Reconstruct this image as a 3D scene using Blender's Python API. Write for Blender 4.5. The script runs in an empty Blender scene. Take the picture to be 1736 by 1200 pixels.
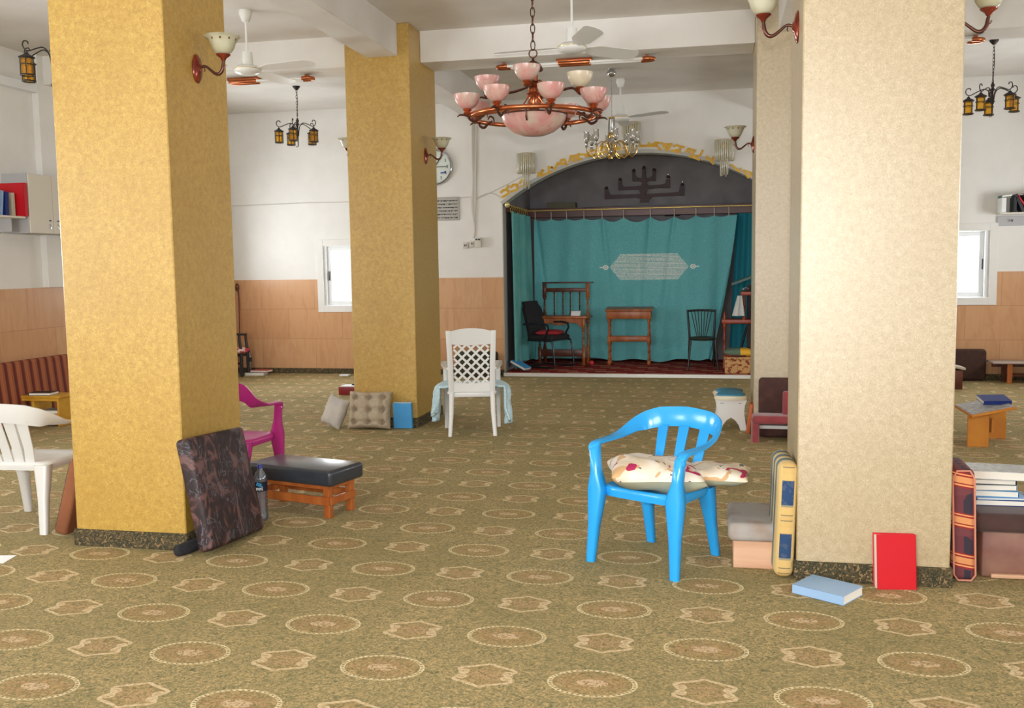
import bpy, bmesh, math, random
from mathutils import Vector, Matrix, Euler
random.seed(7)
PI = math.pi
S = bpy.context.scene
COL = S.collection

# ------------------------------------------------------------------ camera
F_PX, YAW, PITCH, ROLL, EYE = 1640.0, .2088, .0920, -.01423, 1.62
_F = Vector((-math.sin(YAW) * math.cos(PITCH), math.cos(YAW) * math.cos(PITCH), -math.sin(PITCH)))
_R0 = Vector((math.cos(YAW), math.sin(YAW), 0)); _U0 = _R0.cross(_F)
_R = math.cos(ROLL) * _R0 + math.sin(ROLL) * _U0
_U = -math.sin(ROLL) * _R0 + math.cos(ROLL) * _U0
cam = bpy.data.cameras.new('camera'); cam_o = bpy.data.objects.new('camera', cam); COL.objects.link(cam_o)
cam.sensor_fit = 'HORIZONTAL'; cam.sensor_width = 36; cam.lens = F_PX / 1736 * 36
cam.clip_start = .05; cam.clip_end = 100
m = Matrix.Identity(4)
for i in range(3):
    m[i][0] = _R[i]; m[i][1] = _U[i]; m[i][2] = -_F[i]
m[2][3] = EYE
cam_o.matrix_world = m
S.camera = cam_o

# ------------------------------------------------------------------ light
S.view_settings.view_transform = 'Standard'; S.view_settings.look = 'None'
S.view_settings.gamma = 1; S.view_settings.use_curve_mapping = False
S.view_settings.exposure = -0.2
w = bpy.data.worlds.new('sky'); S.world = w; w.use_nodes = True
w.node_tree.nodes['Background'].inputs[0].default_value = (.86, .93, 1, 1)
w.node_tree.nodes['Background'].inputs[1].default_value = 2.2
S.cycles.max_bounces = 10; S.cycles.diffuse_bounces = 6; S.cycles.glossy_bounces = 4
S.cycles.transmission_bounces = 6; S.cycles.transparent_max_bounces = 10
S.cycles.sample_clamp_indirect = 6; S.cycles.caustics_reflective = False; S.cycles.caustics_refractive = False

def area(name, loc, direction, sx, sy, power, col=(1, 1, 1), spread=180):
    d = bpy.data.lights.new(name, 'AREA'); d.shape = 'RECTANGLE'; d.size = sx; d.size_y = sy
    d.energy = power; d.color = col; d.spread = math.radians(spread)
    o = bpy.data.objects.new(name, d); COL.objects.link(o); o.location = loc
    o.rotation_euler = Vector(direction).to_track_quat('-Z', 'Y').to_euler()
    return o
DAY = (.93, .97, 1.0)
# daylight behind each window opening; fill lights stand behind added, unseen ones
area('daylight_back_window_one', (-5.3, 14.2, 1.5), (0, -1, 0), 1.2, 1.1, 95, DAY)
area('daylight_back_window_two', (3.0, 14.2, 1.5), (0, -1, 0), 1.2, 1.1, 85, DAY)
area('added_fill_left_window', (-7.66, 11.9, 1.75), (1, 0, 0), 2.0, 1.3, 190, DAY)  # unseen window added to brighten the left aisle ceiling
area('daylight_left_window_two', (-7.66, 7.0, 1.75), (1, 0, 0), 1.5, 1.3, 210, DAY)
area('daylight_left_window_three', (-7.66, 3.6, 1.75), (1, 0, 0), 1.5, 1.3, 200, DAY)
area('daylight_left_window_four', (-7.66, .2, 1.75), (1, 0, 0), 1.5, 1.3, 210, DAY)
area('added_fill_right_window_one', (5.46, 11.65, 1.75), (-1, 0, 0), 1.5, 1.3, 170, DAY)  # right-wall windows are unseen, added as fill for the room
area('added_fill_right_window_two', (5.46, 6.2, 1.75), (-1, 0, 0), 1.5, 1.3, 200, DAY)
area('added_fill_right_window_three', (5.46, 2.0, 1.75), (-1, 0, 0), 1.5, 1.3, 200, DAY)
area('daylight_entrance', (2.0, -3.5, 1.5), (0, 1, 0), 2.3, 2.6, 110, DAY)
area('fill_front_window', (-3.1, -3.5, 1.9), (0, 1, 0), 3.8, 2.0, 640, DAY)  # unseen window behind the camera, enlarged to light back wall and alcove
area('camera_flash', (0, -.02, EYE + .14), (-.2, 1, -.05), .10, .06, 66, (1, .98, .97), 110)

# ------------------------------------------------------------------ materials
def srgb(c):
    return tuple((x / 255 / 12.92) if x / 255 <= .04045 else ((x / 255 + .055) / 1.055) ** 2.4 for x in c) + (1,)
def mat(name, rgb, rough=.5, metal=0, rgb2=None, vs=8, vd=3, bump=0, bs=80, spec=.5, coat=0, sheen=0, lo=.35, hi=.65, stretch=None, trans=0, ior=1.45, alpha=1):
    M = bpy.data.materials.new(name); M.use_nodes = True; nt = M.node_tree; b = nt.nodes['Principled BSDF']
    b.inputs['Base Color'].default_value = srgb(rgb); b.inputs['Roughness'].default_value = rough
    b.inputs['Metallic'].default_value = metal; b.inputs['Specular IOR Level'].default_value = spec
    b.inputs['Coat Weight'].default_value = coat; b.inputs['Coat Roughness'].default_value = .15
    b.inputs['Sheen Weight'].default_value = sheen; b.inputs['Transmission Weight'].default_value = trans; b.inputs['IOR'].default_value = ior
    b.inputs['Alpha'].default_value = alpha
    tc = nt.nodes.new('ShaderNodeTexCoord'); src = tc.outputs['Object']
    if stretch:
        mp = nt.nodes.new('ShaderNodeMapping'); mp.inputs['Scale'].default_value = stretch
        nt.links.new(src, mp.inputs[0]); src = mp.outputs[0]
    if rgb2:
        n = nt.nodes.new('ShaderNodeTexNoise'); n.inputs['Scale'].default_value = vs; n.inputs['Detail'].default_value = vd
        nt.links.new(src, n.inputs['Vector'])
        r = nt.nodes.new('ShaderNodeValToRGB'); r.color_ramp.elements[0].position = lo; r.color_ramp.elements[1].position = hi
        r.color_ramp.elements[0].color = srgb(rgb); r.color_ramp.elements[1].color = srgb(rgb2)
        nt.links.new(n.outputs['Fac'], r.inputs[0]); nt.links.new(r.outputs[0], b.inputs['Base Color'])
    if bump:
        n2 = nt.nodes.new('ShaderNodeTexNoise'); n2.inputs['Scale'].default_value = bs; n2.inputs['Detail'].default_value = 2
        nt.links.new(src, n2.inputs['Vector'])
        bp = nt.nodes.new('ShaderNodeBump'); bp.inputs['Strength'].default_value = bump; bp.inputs['Distance'].default_value = .01
        nt.links.new(n2.outputs['Fac'], bp.inputs['Height']); nt.links.new(bp.outputs[0], b.inputs['Normal'])
    return M

class NT:
    """small helper for writing shader maths"""
    def __init__(s, M):
        s.nt = M.node_tree; s.b = s.nt.nodes['Principled BSDF']
        s.tc = s.nt.nodes.new('ShaderNodeTexCoord')
        sp = s.nt.nodes.new('ShaderNodeSeparateXYZ'); s.nt.links.new(s.tc.outputs['Object'], sp.inputs[0])
        s.x, s.y, s.z = sp.outputs
    def m(s, op, *a):
        n = s.nt.nodes.new('ShaderNodeMath'); n.operation = op
        for i, v in enumerate(a):
            if isinstance(v, (int, float)): n.inputs[i].default_value = v
            else: s.nt.links.new(v, n.inputs[i])
        return n.outputs[0]
    def add(s, a, b): return s.m('ADD', a, b)
    def sub(s, a, b): return s.m('SUBTRACT', a, b)
    def mul(s, a, b): return s.m('MULTIPLY', a, b)
    def lt(s, a, b): return s.m('LESS_THAN', a, b)
    def gt(s, a, b): return s.m('GREATER_THAN', a, b)
    def noise(s, scale, detail=2, vec=None, dist=0, out='Fac'):
        n = s.nt.nodes.new('ShaderNodeTexNoise'); n.inputs['Scale'].default_value = scale; n.inputs['Detail'].default_value = detail
        n.inputs['Distortion'].default_value = dist
        s.nt.links.new(vec or s.tc.outputs['Object'], n.inputs['Vector']); return n.outputs[out]
    def ramp(s, f, stops, interp='LINEAR'):
        r = s.nt.nodes.new('ShaderNodeValToRGB'); cr = r.color_ramp; cr.interpolation = interp
        while len(cr.elements) < len(stops): cr.elements.new(.5)
        for e, (p, c) in zip(cr.elements, stops): e.position = p; e.color = srgb(c)
        s.nt.links.new(f, r.inputs[0]); return r.outputs[0]
    def mix(s, f, a, b):
        n = s.nt.nodes.new('ShaderNodeMix'); n.data_type = 'RGBA'
        for i, v in ((0, f), (6, a), (7, b)):
            if isinstance(v, tuple): n.inputs[i].default_value = srgb(v)
            elif isinstance(v, (int, float)): n.inputs[i].default_value = v
            else: s.nt.links.new(v, n.inputs[i])
        return n.outputs[2]
    def bump(s, h, st=.3, d=.01):
        bp = s.nt.nodes.new('ShaderNodeBump'); bp.inputs['Strength'].default_value = st; bp.inputs['Distance'].default_value = d
        s.nt.links.new(h, bp.inputs['Height']); s.nt.links.new(bp.outputs[0], s.b.inputs['Normal'])
    def out(s, c): s.nt.links.new(c, s.b.inputs['Base Color'])

# ------------------------------------------------------------------ mesh building
class MB:
    def __init__(s): s.bm = bmesh.new()
    def _add(s, t, mtx=None):
        if mtx is not None: bmesh.ops.transform(t, matrix=mtx, verts=t.verts)
        me = bpy.data.meshes.new('t'); t.to_mesh(me); t.free(); s.bm.from_mesh(me); bpy.data.meshes.remove(me); return s
    def box(s, c, d, rot=(0, 0, 0), bev=0, seg=2, taper=None):
        t = bmesh.new(); bmesh.ops.create_cube(t, size=1)
        for v in t.verts:
            if taper and v.co.z > 0: v.co.x *= taper[0]; v.co.y *= taper[1]
            v.co = Vector((v.co.x * d[0], v.co.y * d[1], v.co.z * d[2]))
        if bev: bmesh.ops.bevel(t, geom=t.edges[:], offset=bev, segments=seg, profile=.5, affect='EDGES', clamp_overlap=True)
        return s._add(t, Matrix.Translation(c) @ Euler(rot).to_matrix().to_4x4())
    def loft(s, secs, cap=True, close=False):
        rows = [[s.bm.verts.new(p) for p in sec] for sec in secs]
        n = len(rows[0]); L = len(rows)
        for i in range(L if close else L - 1):
            a, b = rows[i], rows[(i + 1) % L]
            for j in range(n):
                try: s.bm.faces.new((a[j], a[(j + 1) % n], b[(j + 1) % n], b[j]))
                except ValueError: pass
        if cap and not close:
            s.bm.faces.new(rows[0][::-1]); s.bm.faces.new(rows[-1])
        return s
    def tube(s, pts, r, seg=8, close=False, cap=True, smooth=True):
        pts = [Vector(p) for p in pts]; n = len(pts)
        rs = list(r) if isinstance(r, (list, tuple)) else [r] * n
        if n > 3 and not close and smooth:      # round the bends
            P, Q = [], []; g = lambda j: pts[max(0, min(n - 1, j))]
            for i in range(n - 1):
                for f in (0, .25, .5, .75):
                    p0, p1, p2, p3 = g(i - 1), g(i), g(i + 1), g(i + 2)
                    P.append(.5 * ((2 * p1) + (-p0 + p2) * f + (2 * p0 - 5 * p1 + 4 * p2 - p3) * f * f + (-p0 + 3 * p1 - 3 * p2 + p3) * f ** 3)); Q.append(rs[i] * (1 - f) + rs[i + 1] * f)
            P.append(pts[-1]); Q.append(rs[-1]); pts, rs, n = P, Q, len(P)
        secs = []; prev = None
        for i, p in enumerate(pts):
            if close: d = pts[(i + 1) % n] - pts[i - 1]
            else: d = pts[min(i + 1, n - 1)] - pts[max(i - 1, 0)]
            d.normalize()
            if prev is None:
                u = Vector((0, 0, 1)) if abs(d.z) < .9 else Vector((1, 0, 0))
            else: u = prev
            u = (u - d * u.dot(d)).normalized(); prev = u; v = d.cross(u)
            secs.append([p + rs[i] * (math.cos(2 * PI * k / seg) * u + math.sin(2 * PI * k / seg) * v) for k in range(seg)])
        return s.loft(secs, cap, close)
    def lathe(s, prof, c=(0, 0, 0), seg=24, mtx=None, ripple=None, cap=True):
        t = bmesh.new(); rows = []
        for (r, z) in prof:
            row = []
            for k in range(seg):
                a = 2 * PI * k / seg; rr = r * (1 + (ripple(a, z) if ripple else 0))
                row.append(t.verts.new((rr * math.cos(a), rr * math.sin(a), z)))
            rows.append(row)
        for a, b in zip(rows, rows[1:]):
            for j in range(seg): t.faces.new((a[j], a[(j + 1) % seg], b[(j + 1) % seg], b[j]))
        if cap:
            if prof[0][0] > 1e-4: t.faces.new(rows[0][::-1])
            if prof[-1][0] > 1e-4: t.faces.new(rows[-1])
        bmesh.ops.remove_doubles(t, verts=t.verts, dist=1e-5)
        M4 = Matrix.Translation(c)
        if mtx is not None: M4 = M4 @ mtx
        return s._add(t, M4)
    def prism(s, poly, z0, z1, mtx=None, bev=0):
        t = bmesh.new()
        a = [t.verts.new((x, y, z0)) for x, y in poly]; b = [t.verts.new((x, y, z1)) for x, y in poly]
        n = len(poly); t.faces.new(a[::-1]); t.faces.new(b)
        for j in range(n): t.faces.new((a[j], a[(j + 1) % n], b[(j + 1) % n], b[j]))
        bmesh.ops.recalc_face_normals(t, faces=t.faces)
        if bev: bmesh.ops.bevel(t, geom=t.edges[:], offset=bev, segments=2, affect='EDGES', clamp_overlap=True)
        return s._add(t, mtx)
    def grid(s, nu, nv, fn, thick=0):
        V = [[s.bm.verts.new(fn(i / nu, j / nv)) for j in range(nv + 1)] for i in range(nu + 1)]
        for i in range(nu):
            for j in range(nv): s.bm.faces.new((V[i][j], V[i + 1][j], V[i + 1][j + 1], V[i][j + 1]))
        return s
    def pillow(s, w, d, h, mtx=None, n=18, p=2.6, tuft=0, wav=0, seed=0):
        rnd = random.Random(seed); ph = [rnd.uniform(0, 6) for _ in range(6)]
        t = bmesh.new()
        def T(u, v): return max(0, (1 - abs(u) ** p)) ** .5 * max(0, (1 - abs(v) ** p)) ** .5
        for sg in (1, -1):
            V = []
            for i in range(n + 1):
                row = []
                for j in range(n + 1):
                    u = math.sin((i / n - .5) * PI); v = math.sin((j / n - .5) * PI)
                    tt = T(u, v)
                    if tuft: tt *= 1 - tuft * (.5 + .5 * math.cos(u * 3 * PI)) ** 3 * (.5 + .5 * math.cos(v * 3 * PI)) ** 3 - .28 * tuft * max((.5 + .5 * math.cos(u * 3 * PI)) ** 8, (.5 + .5 * math.cos(v * 3 * PI)) ** 8)
                    pin = 1 - .07 * (1 - abs(u)) * abs(v) ** 3; pin2 = 1 - .07 * (1 - abs(v)) * abs(u) ** 3
                    wz = wav * (math.sin(u * 5 + ph[0]) * math.cos(v * 4 + ph[1]) + .5 * math.sin(u * 9 + v * 7 + ph[2])) * (tt + .15)
                    row.append(t.verts.new((u * w / 2 * pin2, v * d / 2 * pin, sg * tt * h / 2 + wz)))
                V.append(row)
            for i in range(n):
                for j in range(n):
                    q = (V[i][j], V[i + 1][j], V[i + 1][j + 1], V[i][j + 1]); t.faces.new(q if sg > 0 else q[::-1])
        bmesh.ops.remove_doubles(t, verts=t.verts, dist=1e-5)
        return s._add(t, mtx)
    def build(s, name, m_, parent=None, smooth=True, ang=50):
        bmesh.ops.recalc_face_normals(s.bm, faces=s.bm.faces)
        me = bpy.data.meshes.new(name); s.bm.to_mesh(me); s.bm.free()
        for mm in (m_ if isinstance(m_, (list, tuple)) else [m_]): me.materials.append(mm)
        if smooth:
            me.polygons.foreach_set('use_smooth', [True] * len(me.polygons)); me.set_sharp_from_angle(angle=math.radians(ang))
        o = bpy.data.objects.new(name, me); COL.objects.link(o)
        if parent: o.parent = parent
        return o
def rect(c, a, b, ha, hb, r=.35):
    """eight-cornered section: centre c, axes a and b, half sizes"""
    c, a, b = Vector(c), Vector(a).normalized(), Vector(b).normalized(); k = 1 - r
    return [c + a * ha * x + b * hb * y for x, y in ((1, k), (k, 1), (-k, 1), (-1, k), (-1, -k), (-k, -1), (k, -1), (1, -k))]
def prop(o, label=None, cat=None, group=None, kind=None):
    if label: o['label'] = label
    if cat: o['category'] = cat
    if group: o['group'] = group
    if kind: o['kind'] = kind
    return o
def thing(name, label, cat, loc=(0, 0, 0), rz=0, group=None):
    o = bpy.data.objects.new(name, None); COL.objects.link(o); o.empty_display_size = .1
    o.location = loc; o.rotation_euler = (0, 0, rz); return prop(o, label, cat, group)
def struct(o, label=None): return prop(o, label, None, None, 'structure')
def dup(root, loc, rz, label):
    r = root.copy(); COL.objects.link(r); r.location = loc; r.rotation_euler = (0, 0, rz); r['label'] = label
    for ch in list(root.children):
        c = ch.copy(); COL.objects.link(c); c.parent = r
        for g in ch.children:
            d = g.copy(); COL.objects.link(d); d.parent = c
    return r
def strip(pts, wd, th, mb, nrm=(0, -1, 0)):
    """a flat bar of width wd following pts, facing nrm"""
    nrm = Vector(nrm); pts = [Vector(p) for p in pts]; secs = []
    for i, p in enumerate(pts):
        d = (pts[min(i + 1, len(pts) - 1)] - pts[max(i - 1, 0)]).normalized(); sd = d.cross(nrm).normalized()
        secs.append([p + sd * wd / 2, p - sd * wd / 2, p - sd * wd / 2 + nrm * th, p + sd * wd / 2 + nrm * th])
    mb.loft(secs)
def ray(px, py): return _F + _R * (px - 868) / F_PX + _U * (600 - py) / F_PX
def on_wall(px, py, Y):
    d = ray(px, py); return Vector((0, 0, EYE)) + d * (Y / d.y)
def arc(c, r, a0, a1, n): return [(c[0] + r * math.cos(a0 + (a1 - a0) * i / n), c[1] + r * math.sin(a0 + (a1 - a0) * i / n)) for i in range(n + 1)]
# ------------------------------------------------------------------ setting: materials
def carpet_mat():
    M = mat('patterned_carpet', (110, 98, 62), .95, sheen=.10, spec=.15); N = NT(M); m_ = N.m; N.b.inputs['Sheen Tint'].default_value = (.95, .78, .36, 1); N.b.inputs['Sheen Roughness'].default_value = .6
    u = m_('DIVIDE', N.add(N.x, 2.606), .4285); v = m_('DIVIDE', N.sub(N.y, 4.01), .409)
    i = m_('ROUND', u); j = m_('ROUND', v)
    fu = N.mul(N.sub(u, i), .4285); fv = N.mul(N.sub(v, j), .409)
    par = m_('FLOORED_MODULO', N.add(i, j), 2.0); even = N.lt(par, .5)
    wob = N.mul(N.sub(N.noise(38, 2), .5), .05)
    # swirling ground
    sw = N.noise(30, 3, dist=2.2); fine = N.noise(95, 2, dist=1.5)
    f = N.add(N.mul(sw, .55), N.mul(fine, .45))
    ground = N.ramp(f, [(.35, (84, 82, 60)), (.45, (124, 114, 80)), (.53, (150, 132, 92)), (.62, (184, 156, 112))])
    ground = N.mix(N.mul(N.ramp_f(N.noise(1.3, 3), .42, .62), .35), ground, (112, 104, 68))
    rough_ = N.noise(60, 2)
    # oval medallion
    def ell(a, b): return m_('SQRT', N.add(m_('POWER', m_('ABSOLUTE', m_('DIVIDE', fu, a)), 2.0), m_('POWER', m_('ABSOLUTE', m_('DIVIDE', fv, b)), 2.0)))
    r = N.add(ell(.177, .122), N.mul(wob, .4)); th = m_('ARCTAN2', m_('DIVIDE', fv, .122), m_('DIVIDE', fu, .177))
    ring = N.lt(m_('ABSOLUTE', N.sub(r, .94)), .056)
    dash = N.mul(N.gt(m_('SINE', N.mul(th, 44.0)), .35), N.lt(m_('ABSOLUTE', N.sub(r, .93)), .03))
    inner = N.lt(r, .87)
    flow = N.noise(70, 2, dist=1)
    blob = N.mul(N.lt(ell(.062, .032), 1.0), N.gt(flow, .47))
    side = N.mul(N.lt(m_('ABSOLUTE', N.sub(ell(.15, .07), .62)), .3), N.gt(N.noise(85, 1), .60))
    brown = N.ramp(f, [(.4, (120, 96, 60)), (.6, (168, 136, 92))])
    c = N.mix(N.mul(inner, .45), ground, brown)
    c = N.mix(N.mul(side, .8), c, (166, 112, 84)); c = N.mix(N.mul(N.lt(r, .87), N.mul(blob, .9)), c, (196, 168, 138))
    c = N.mix(ring, c, N.ramp(rough_, [(.4, (182, 164, 124)), (.6, (214, 198, 160))])); c = N.mix(dash, c, (118, 96, 70))
    # cartouche
    r2 = N.add(ell(.122, .098), N.mul(wob, .6)); t2 = m_('ARCTAN2', m_('DIVIDE', fv, .098), m_('DIVIDE', fu, .122))
    tq = m_('ARCTAN2', m_('ABSOLUTE', m_('DIVIDE', fv, .098)), m_('ABSOLUTE', m_('DIVIDE', fu, .122)))
    def gs(c0, w0): q = m_('DIVIDE', N.sub(tq, c0), w0); return m_('POWER', 2.71828, N.mul(N.mul(q, q), -1.0))
    R = N.add(N.add(.72, N.mul(m_('SINE', tq), .24)), N.add(N.mul(gs(.50, .30), .22), N.mul(gs(1.57, .15), .13)))
    ring2 = N.lt(m_('ABSOLUTE', N.sub(r2, R)), .085)
    def curl(cx, cy, rad, wd):
        d = m_('SQRT', N.add(m_('POWER', N.sub(m_('ABSOLUTE', fu), cx), 2.0), m_('POWER', N.sub(m_('ABSOLUTE', fv), cy), 2.0)))
        return N.lt(m_('ABSOLUTE', N.sub(d, rad)), wd)
    sc = m_('MAXIMUM', curl(.090, .022, .017, .006), curl(.088, .022, .003, .005))
    g2 = N.mix(N.mul(N.lt(r2, R), .4), ground, brown)
    fl2 = N.mul(N.lt(ell(.085, .05), 1.0), N.gt(N.noise(80, 1), .55))
    g2 = N.mix(N.mul(fl2, .8), g2, (178, 140, 110)); g2 = N.mix(N.mul(m_('MAXIMUM', ring2, sc), .9), g2, N.ramp(rough_, [(.4, (180, 156, 120)), (.6, (208, 186, 152))]))
    N.out(N.mix(even, g2, c)); N.bump(fine, .35, .006)
    return M
def _rf(s, f, a, b):
    n = s.nt.nodes.new('ShaderNodeMapRange'); n.inputs['From Min'].default_value = a; n.inputs['From Max'].default_value = b
    s.nt.links.new(f, n.inputs['Value']); return n.outputs[0]
NT.ramp_f = _rf
CARPET = carpet_mat()
def plaster(name, stops, patch, cior):
    M = mat(name, (214, 172, 92), .42, spec=.35, coat=1.0); M.node_tree.nodes['Principled BSDF'].inputs['Coat IOR'].default_value = cior; M.node_tree.nodes['Principled BSDF'].inputs['Coat Roughness'].default_value = .46; N = NT(M)
    a = N.noise(120, 3, dist=2.2); b = N.noise(30, 3); d = N.noise(2.2, 3)
    f = N.add(N.mul(a, .72), N.mul(b, .28))
    c = N.ramp(f, list(zip((.36, .47, .56, .66), stops)))
    c = N.mix(N.mul(N.ramp_f(d, .4, .65), .25), c, patch)
    N.out(c); N.bump(a, .35, .006)
    r = N.m('ADD', N.mul(a, .5), .16); N.nt.links.new(r, M.node_tree.nodes['Principled BSDF'].inputs['Roughness'])
    return M
STUCCO = plaster('ochre_stucco', ((156, 118, 32), (178, 138, 43), (190, 153, 60), (206, 174, 94)), (166, 126, 36), 1.65)
PALE_SHEEN = plaster('pale_sheen_ochre_stucco', ((152, 128, 82), (168, 144, 98), (182, 161, 118), (200, 183, 146)), (160, 134, 88), 2.2)  # paler copy of the ochre stucco, carrying some flash sheen in its colour
WHITE = mat('white_wall_paint', (224, 222, 217), .75, rgb2=(229, 227, 222), vs=3, bump=.05, bs=40, spec=.3)
CEIL = mat('ceiling_paint', (226, 223, 217), .8, rgb2=(218, 214, 207), vs=2, spec=.3)
GREY = mat('grey_alcove_paint', (140, 136, 136), .7, rgb2=(124, 120, 122), vs=3)
LIP = mat('grey_arch_lip', (176, 174, 168), .6)
SKIRT = None
def skirting_mat():
    M = mat('patterned_carpet_skirting', (72, 64, 44), .95); N = NT(M)
    c = N.ramp(N.noise(40, 3, dist=2), [(.42, (52, 52, 36)), (.52, (70, 64, 44)), (.62, (92, 76, 50))])
    c = N.mix(N.mul(N.gt(N.noise(24, 2, dist=3), .6), .8), c, (150, 122, 84)); N.out(c); return M
SKIRT = skirting_mat()
def tile_mat(axis):
    M = mat('wood_look_tile', (200, 150, 108), .3, spec=.45); N = NT(M)
    cb = N.nt.nodes.new('ShaderNodeCombineXYZ')
    N.nt.links.new(N.x if axis == 'x' else N.y, cb.inputs[0]); N.nt.links.new(N.z, cb.inputs[1])
    mp = N.nt.nodes.new('ShaderNodeMapping'); mp.inputs['Location'].default_value = (.28 if axis == 'x' else .05, -.08 + .0, 0); N.nt.links.new(cb.outputs[0], mp.inputs[0])
    br = N.nt.nodes.new('ShaderNodeTexBrick'); br.inputs['Scale'].default_value = 1; br.inputs['Brick Width'].default_value = .88; br.inputs['Row Height'].default_value = .455
    br.inputs['Mortar Size'].default_value = .004; br.inputs['Color1'].default_value = srgb((204, 160, 118)); br.inputs['Color2'].default_value = srgb((198, 150, 108)); br.inputs['Mortar'].default_value = srgb((176, 132, 98))
    N.nt.links.new(mp.outputs[0], br.inputs[0])
    m2 = N.nt.nodes.new('ShaderNodeMapping'); m2.inputs['Scale'].default_value = (6, 6, 1.2); N.nt.links.new(N.tc.outputs['Object'], m2.inputs[0])
    g = N.noise(1.6, 4, vec=m2.outputs[0], dist=1.5)
    N.out(N.mix(N.mul(N.ramp_f(g, .45, .65), .35), br.outputs['Color'], (180, 128, 88))); return M
TILE_X, TILE_Y = tile_mat('x'), tile_mat('y')
ALU = mat('white_aluminium', (226, 228, 228), .35); DARK = mat('dark_plastic', (40, 40, 42), .4)
def glass_pane():
    M = bpy.data.materials.new('window_glass'); M.use_nodes = True; nt = M.node_tree; nt.nodes.clear()
    o = nt.nodes.new('ShaderNodeOutputMaterial'); mx = nt.nodes.new('ShaderNodeMixShader'); t = nt.nodes.new('ShaderNodeBsdfTransparent'); g = nt.nodes.new('ShaderNodeBsdfGlossy')
    g.inputs['Roughness'].default_value = .02; mx.inputs[0].default_value = .07
    nt.links.new(t.outputs[0], mx.inputs[1]); nt.links.new(g.outputs[0], mx.inputs[2]); nt.links.new(mx.outputs[0], o.inputs[0]); return M
PANE = glass_pane()

# ------------------------------------------------------------------ setting: room
XL, XR, YB, YF, H = -7.33, 5.2, 13.85, -3.2, 3.97
struct(MB().box(((XL + XR) / 2, (YF + YB) / 2, -.05), (XR - XL + .6, YB - YF + .6, .1)).build('floor', CARPET, smooth=False))
struct(MB().box(((XL + XR) / 2, (YF + YB) / 2, H + .05), (XR - XL + .6, YB - YF + .6, .1)).build('ceiling', CEIL, smooth=False))
AX, AR, AZ0 = -1.09, 1.96, 2.5      # arch centre, half width, springing height
AC = (AX, 3.17 - 3.2); ARAD = 3.2; AA = math.asin(1.96 / 3.2)
def wall_boxes(mb, a0, a1, holes, fixed, thick, axis):
    """wall along one axis with rectangular holes (s0, s1, z0, z1)"""
    def bx(s0, s1, z0, z1):
        if s1 - s0 < .001 or z1 - z0 < .001: return
        if axis == 'x': mb.box(((s0 + s1) / 2, fixed + thick / 2, (z0 + z1) / 2), (s1 - s0, abs(thick), z1 - z0))
        else: mb.box((fixed + thick / 2, (s0 + s1) / 2, (z0 + z1) / 2), (abs(thick), s1 - s0, z1 - z0))
    p = a0
    for s0, s1, z0, z1 in sorted(holes):
        bx(p, s0, 0, H); bx(s0, s1, 0, z0); bx(s0, s1, z1, H); p = s1
    bx(p, a1, 0, H)
WB = MB()
wall_boxes(WB, XL - .3, AX - AR, [(-5.84, -4.72, 1.0, 1.98)], YB, .22, 'x')
wall_boxes(WB, AX + AR, XR + .3, [(2.42, 3.52, 1.06, 2.02)], YB, .22, 'x')
pts = [(AC[0] + ARAD * math.sin(a), AC[1] + ARAD * math.cos(a)) for a in [-AA + 2 * AA * k / 40 for k in range(41)]]
WB.prism([(x, -z) for x, z in pts] + [(AX + AR, -H), (AX - AR, -H)], YB, YB + .22, Matrix.Rotation(-PI / 2, 4, 'X') @ Matrix.Scale(1, 4)) if False else None
t = bmesh.new()
lo0 = [t.verts.new((x, YB, z)) for x, z in pts]; hi0 = [t.verts.new((x, YB, H)) for x, z in pts]
lo1 = [t.verts.new((x, YB + .22, z)) for x, z in pts]; hi1 = [t.verts.new((x, YB + .22, H)) for x, z in pts]
for k in range(40):
    for q in ((lo0[k], lo0[k + 1], hi0[k + 1], hi0[k]), (lo1[k + 1], lo1[k], hi1[k], hi1[k + 1]), (lo0[k + 1], lo0[k], lo1[k], lo1[k + 1])): t.faces.new(q)
WB._add(t)
struct(WB.build('wall_back', WHITE, smooth=False))
WL = MB(); wall_boxes(WL, YF, YB, [(10.9, 12.9, 1.1, 2.4), (6.25, 7.75, 1.1, 2.4), (2.85, 4.35, 1.1, 2.4), (-.55, .95, 1.1, 2.4)], XL, -.22, 'y'); struct(WL.build('wall_left', WHITE, smooth=False))
WR = MB(); wall_boxes(WR, YF, YB, [(10.9, 12.4, 1.1, 2.4), (5.45, 6.95, 1.1, 2.4), (1.25, 2.75, 1.1, 2.4)], XR, .22, 'y'); struct(WR.build('wall_right', WHITE, smooth=False))
WF = MB(); wall_boxes(WF, XL - .3, XR + .3, [(.85, 3.15, .2, 2.8), (-5.0, -1.2, .9, 2.9)], YF, -.2, 'x'); struct(WF.build('wall_front', WHITE, smooth=False))
# alcove behind the arch
DB = 16.0
A = MB()
A.box((AX - AR - .05, (YB + .22 + DB) / 2, 1.8), (.1, DB - YB - .22, 3.6)); A.box((AX + AR + .05, (YB + .22 + DB) / 2, 1.8), (.1, DB - YB - .22, 3.6))
A.box((AX, DB + .05, 1.8), (2 * AR + .2, .1, 3.6))
A.box((AX, (YB + .22 + DB) / 2, 3.65), (2 * AR + .2, DB - YB - .2, .1))
struct(A.build('wall_alcove', GREY))
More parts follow.
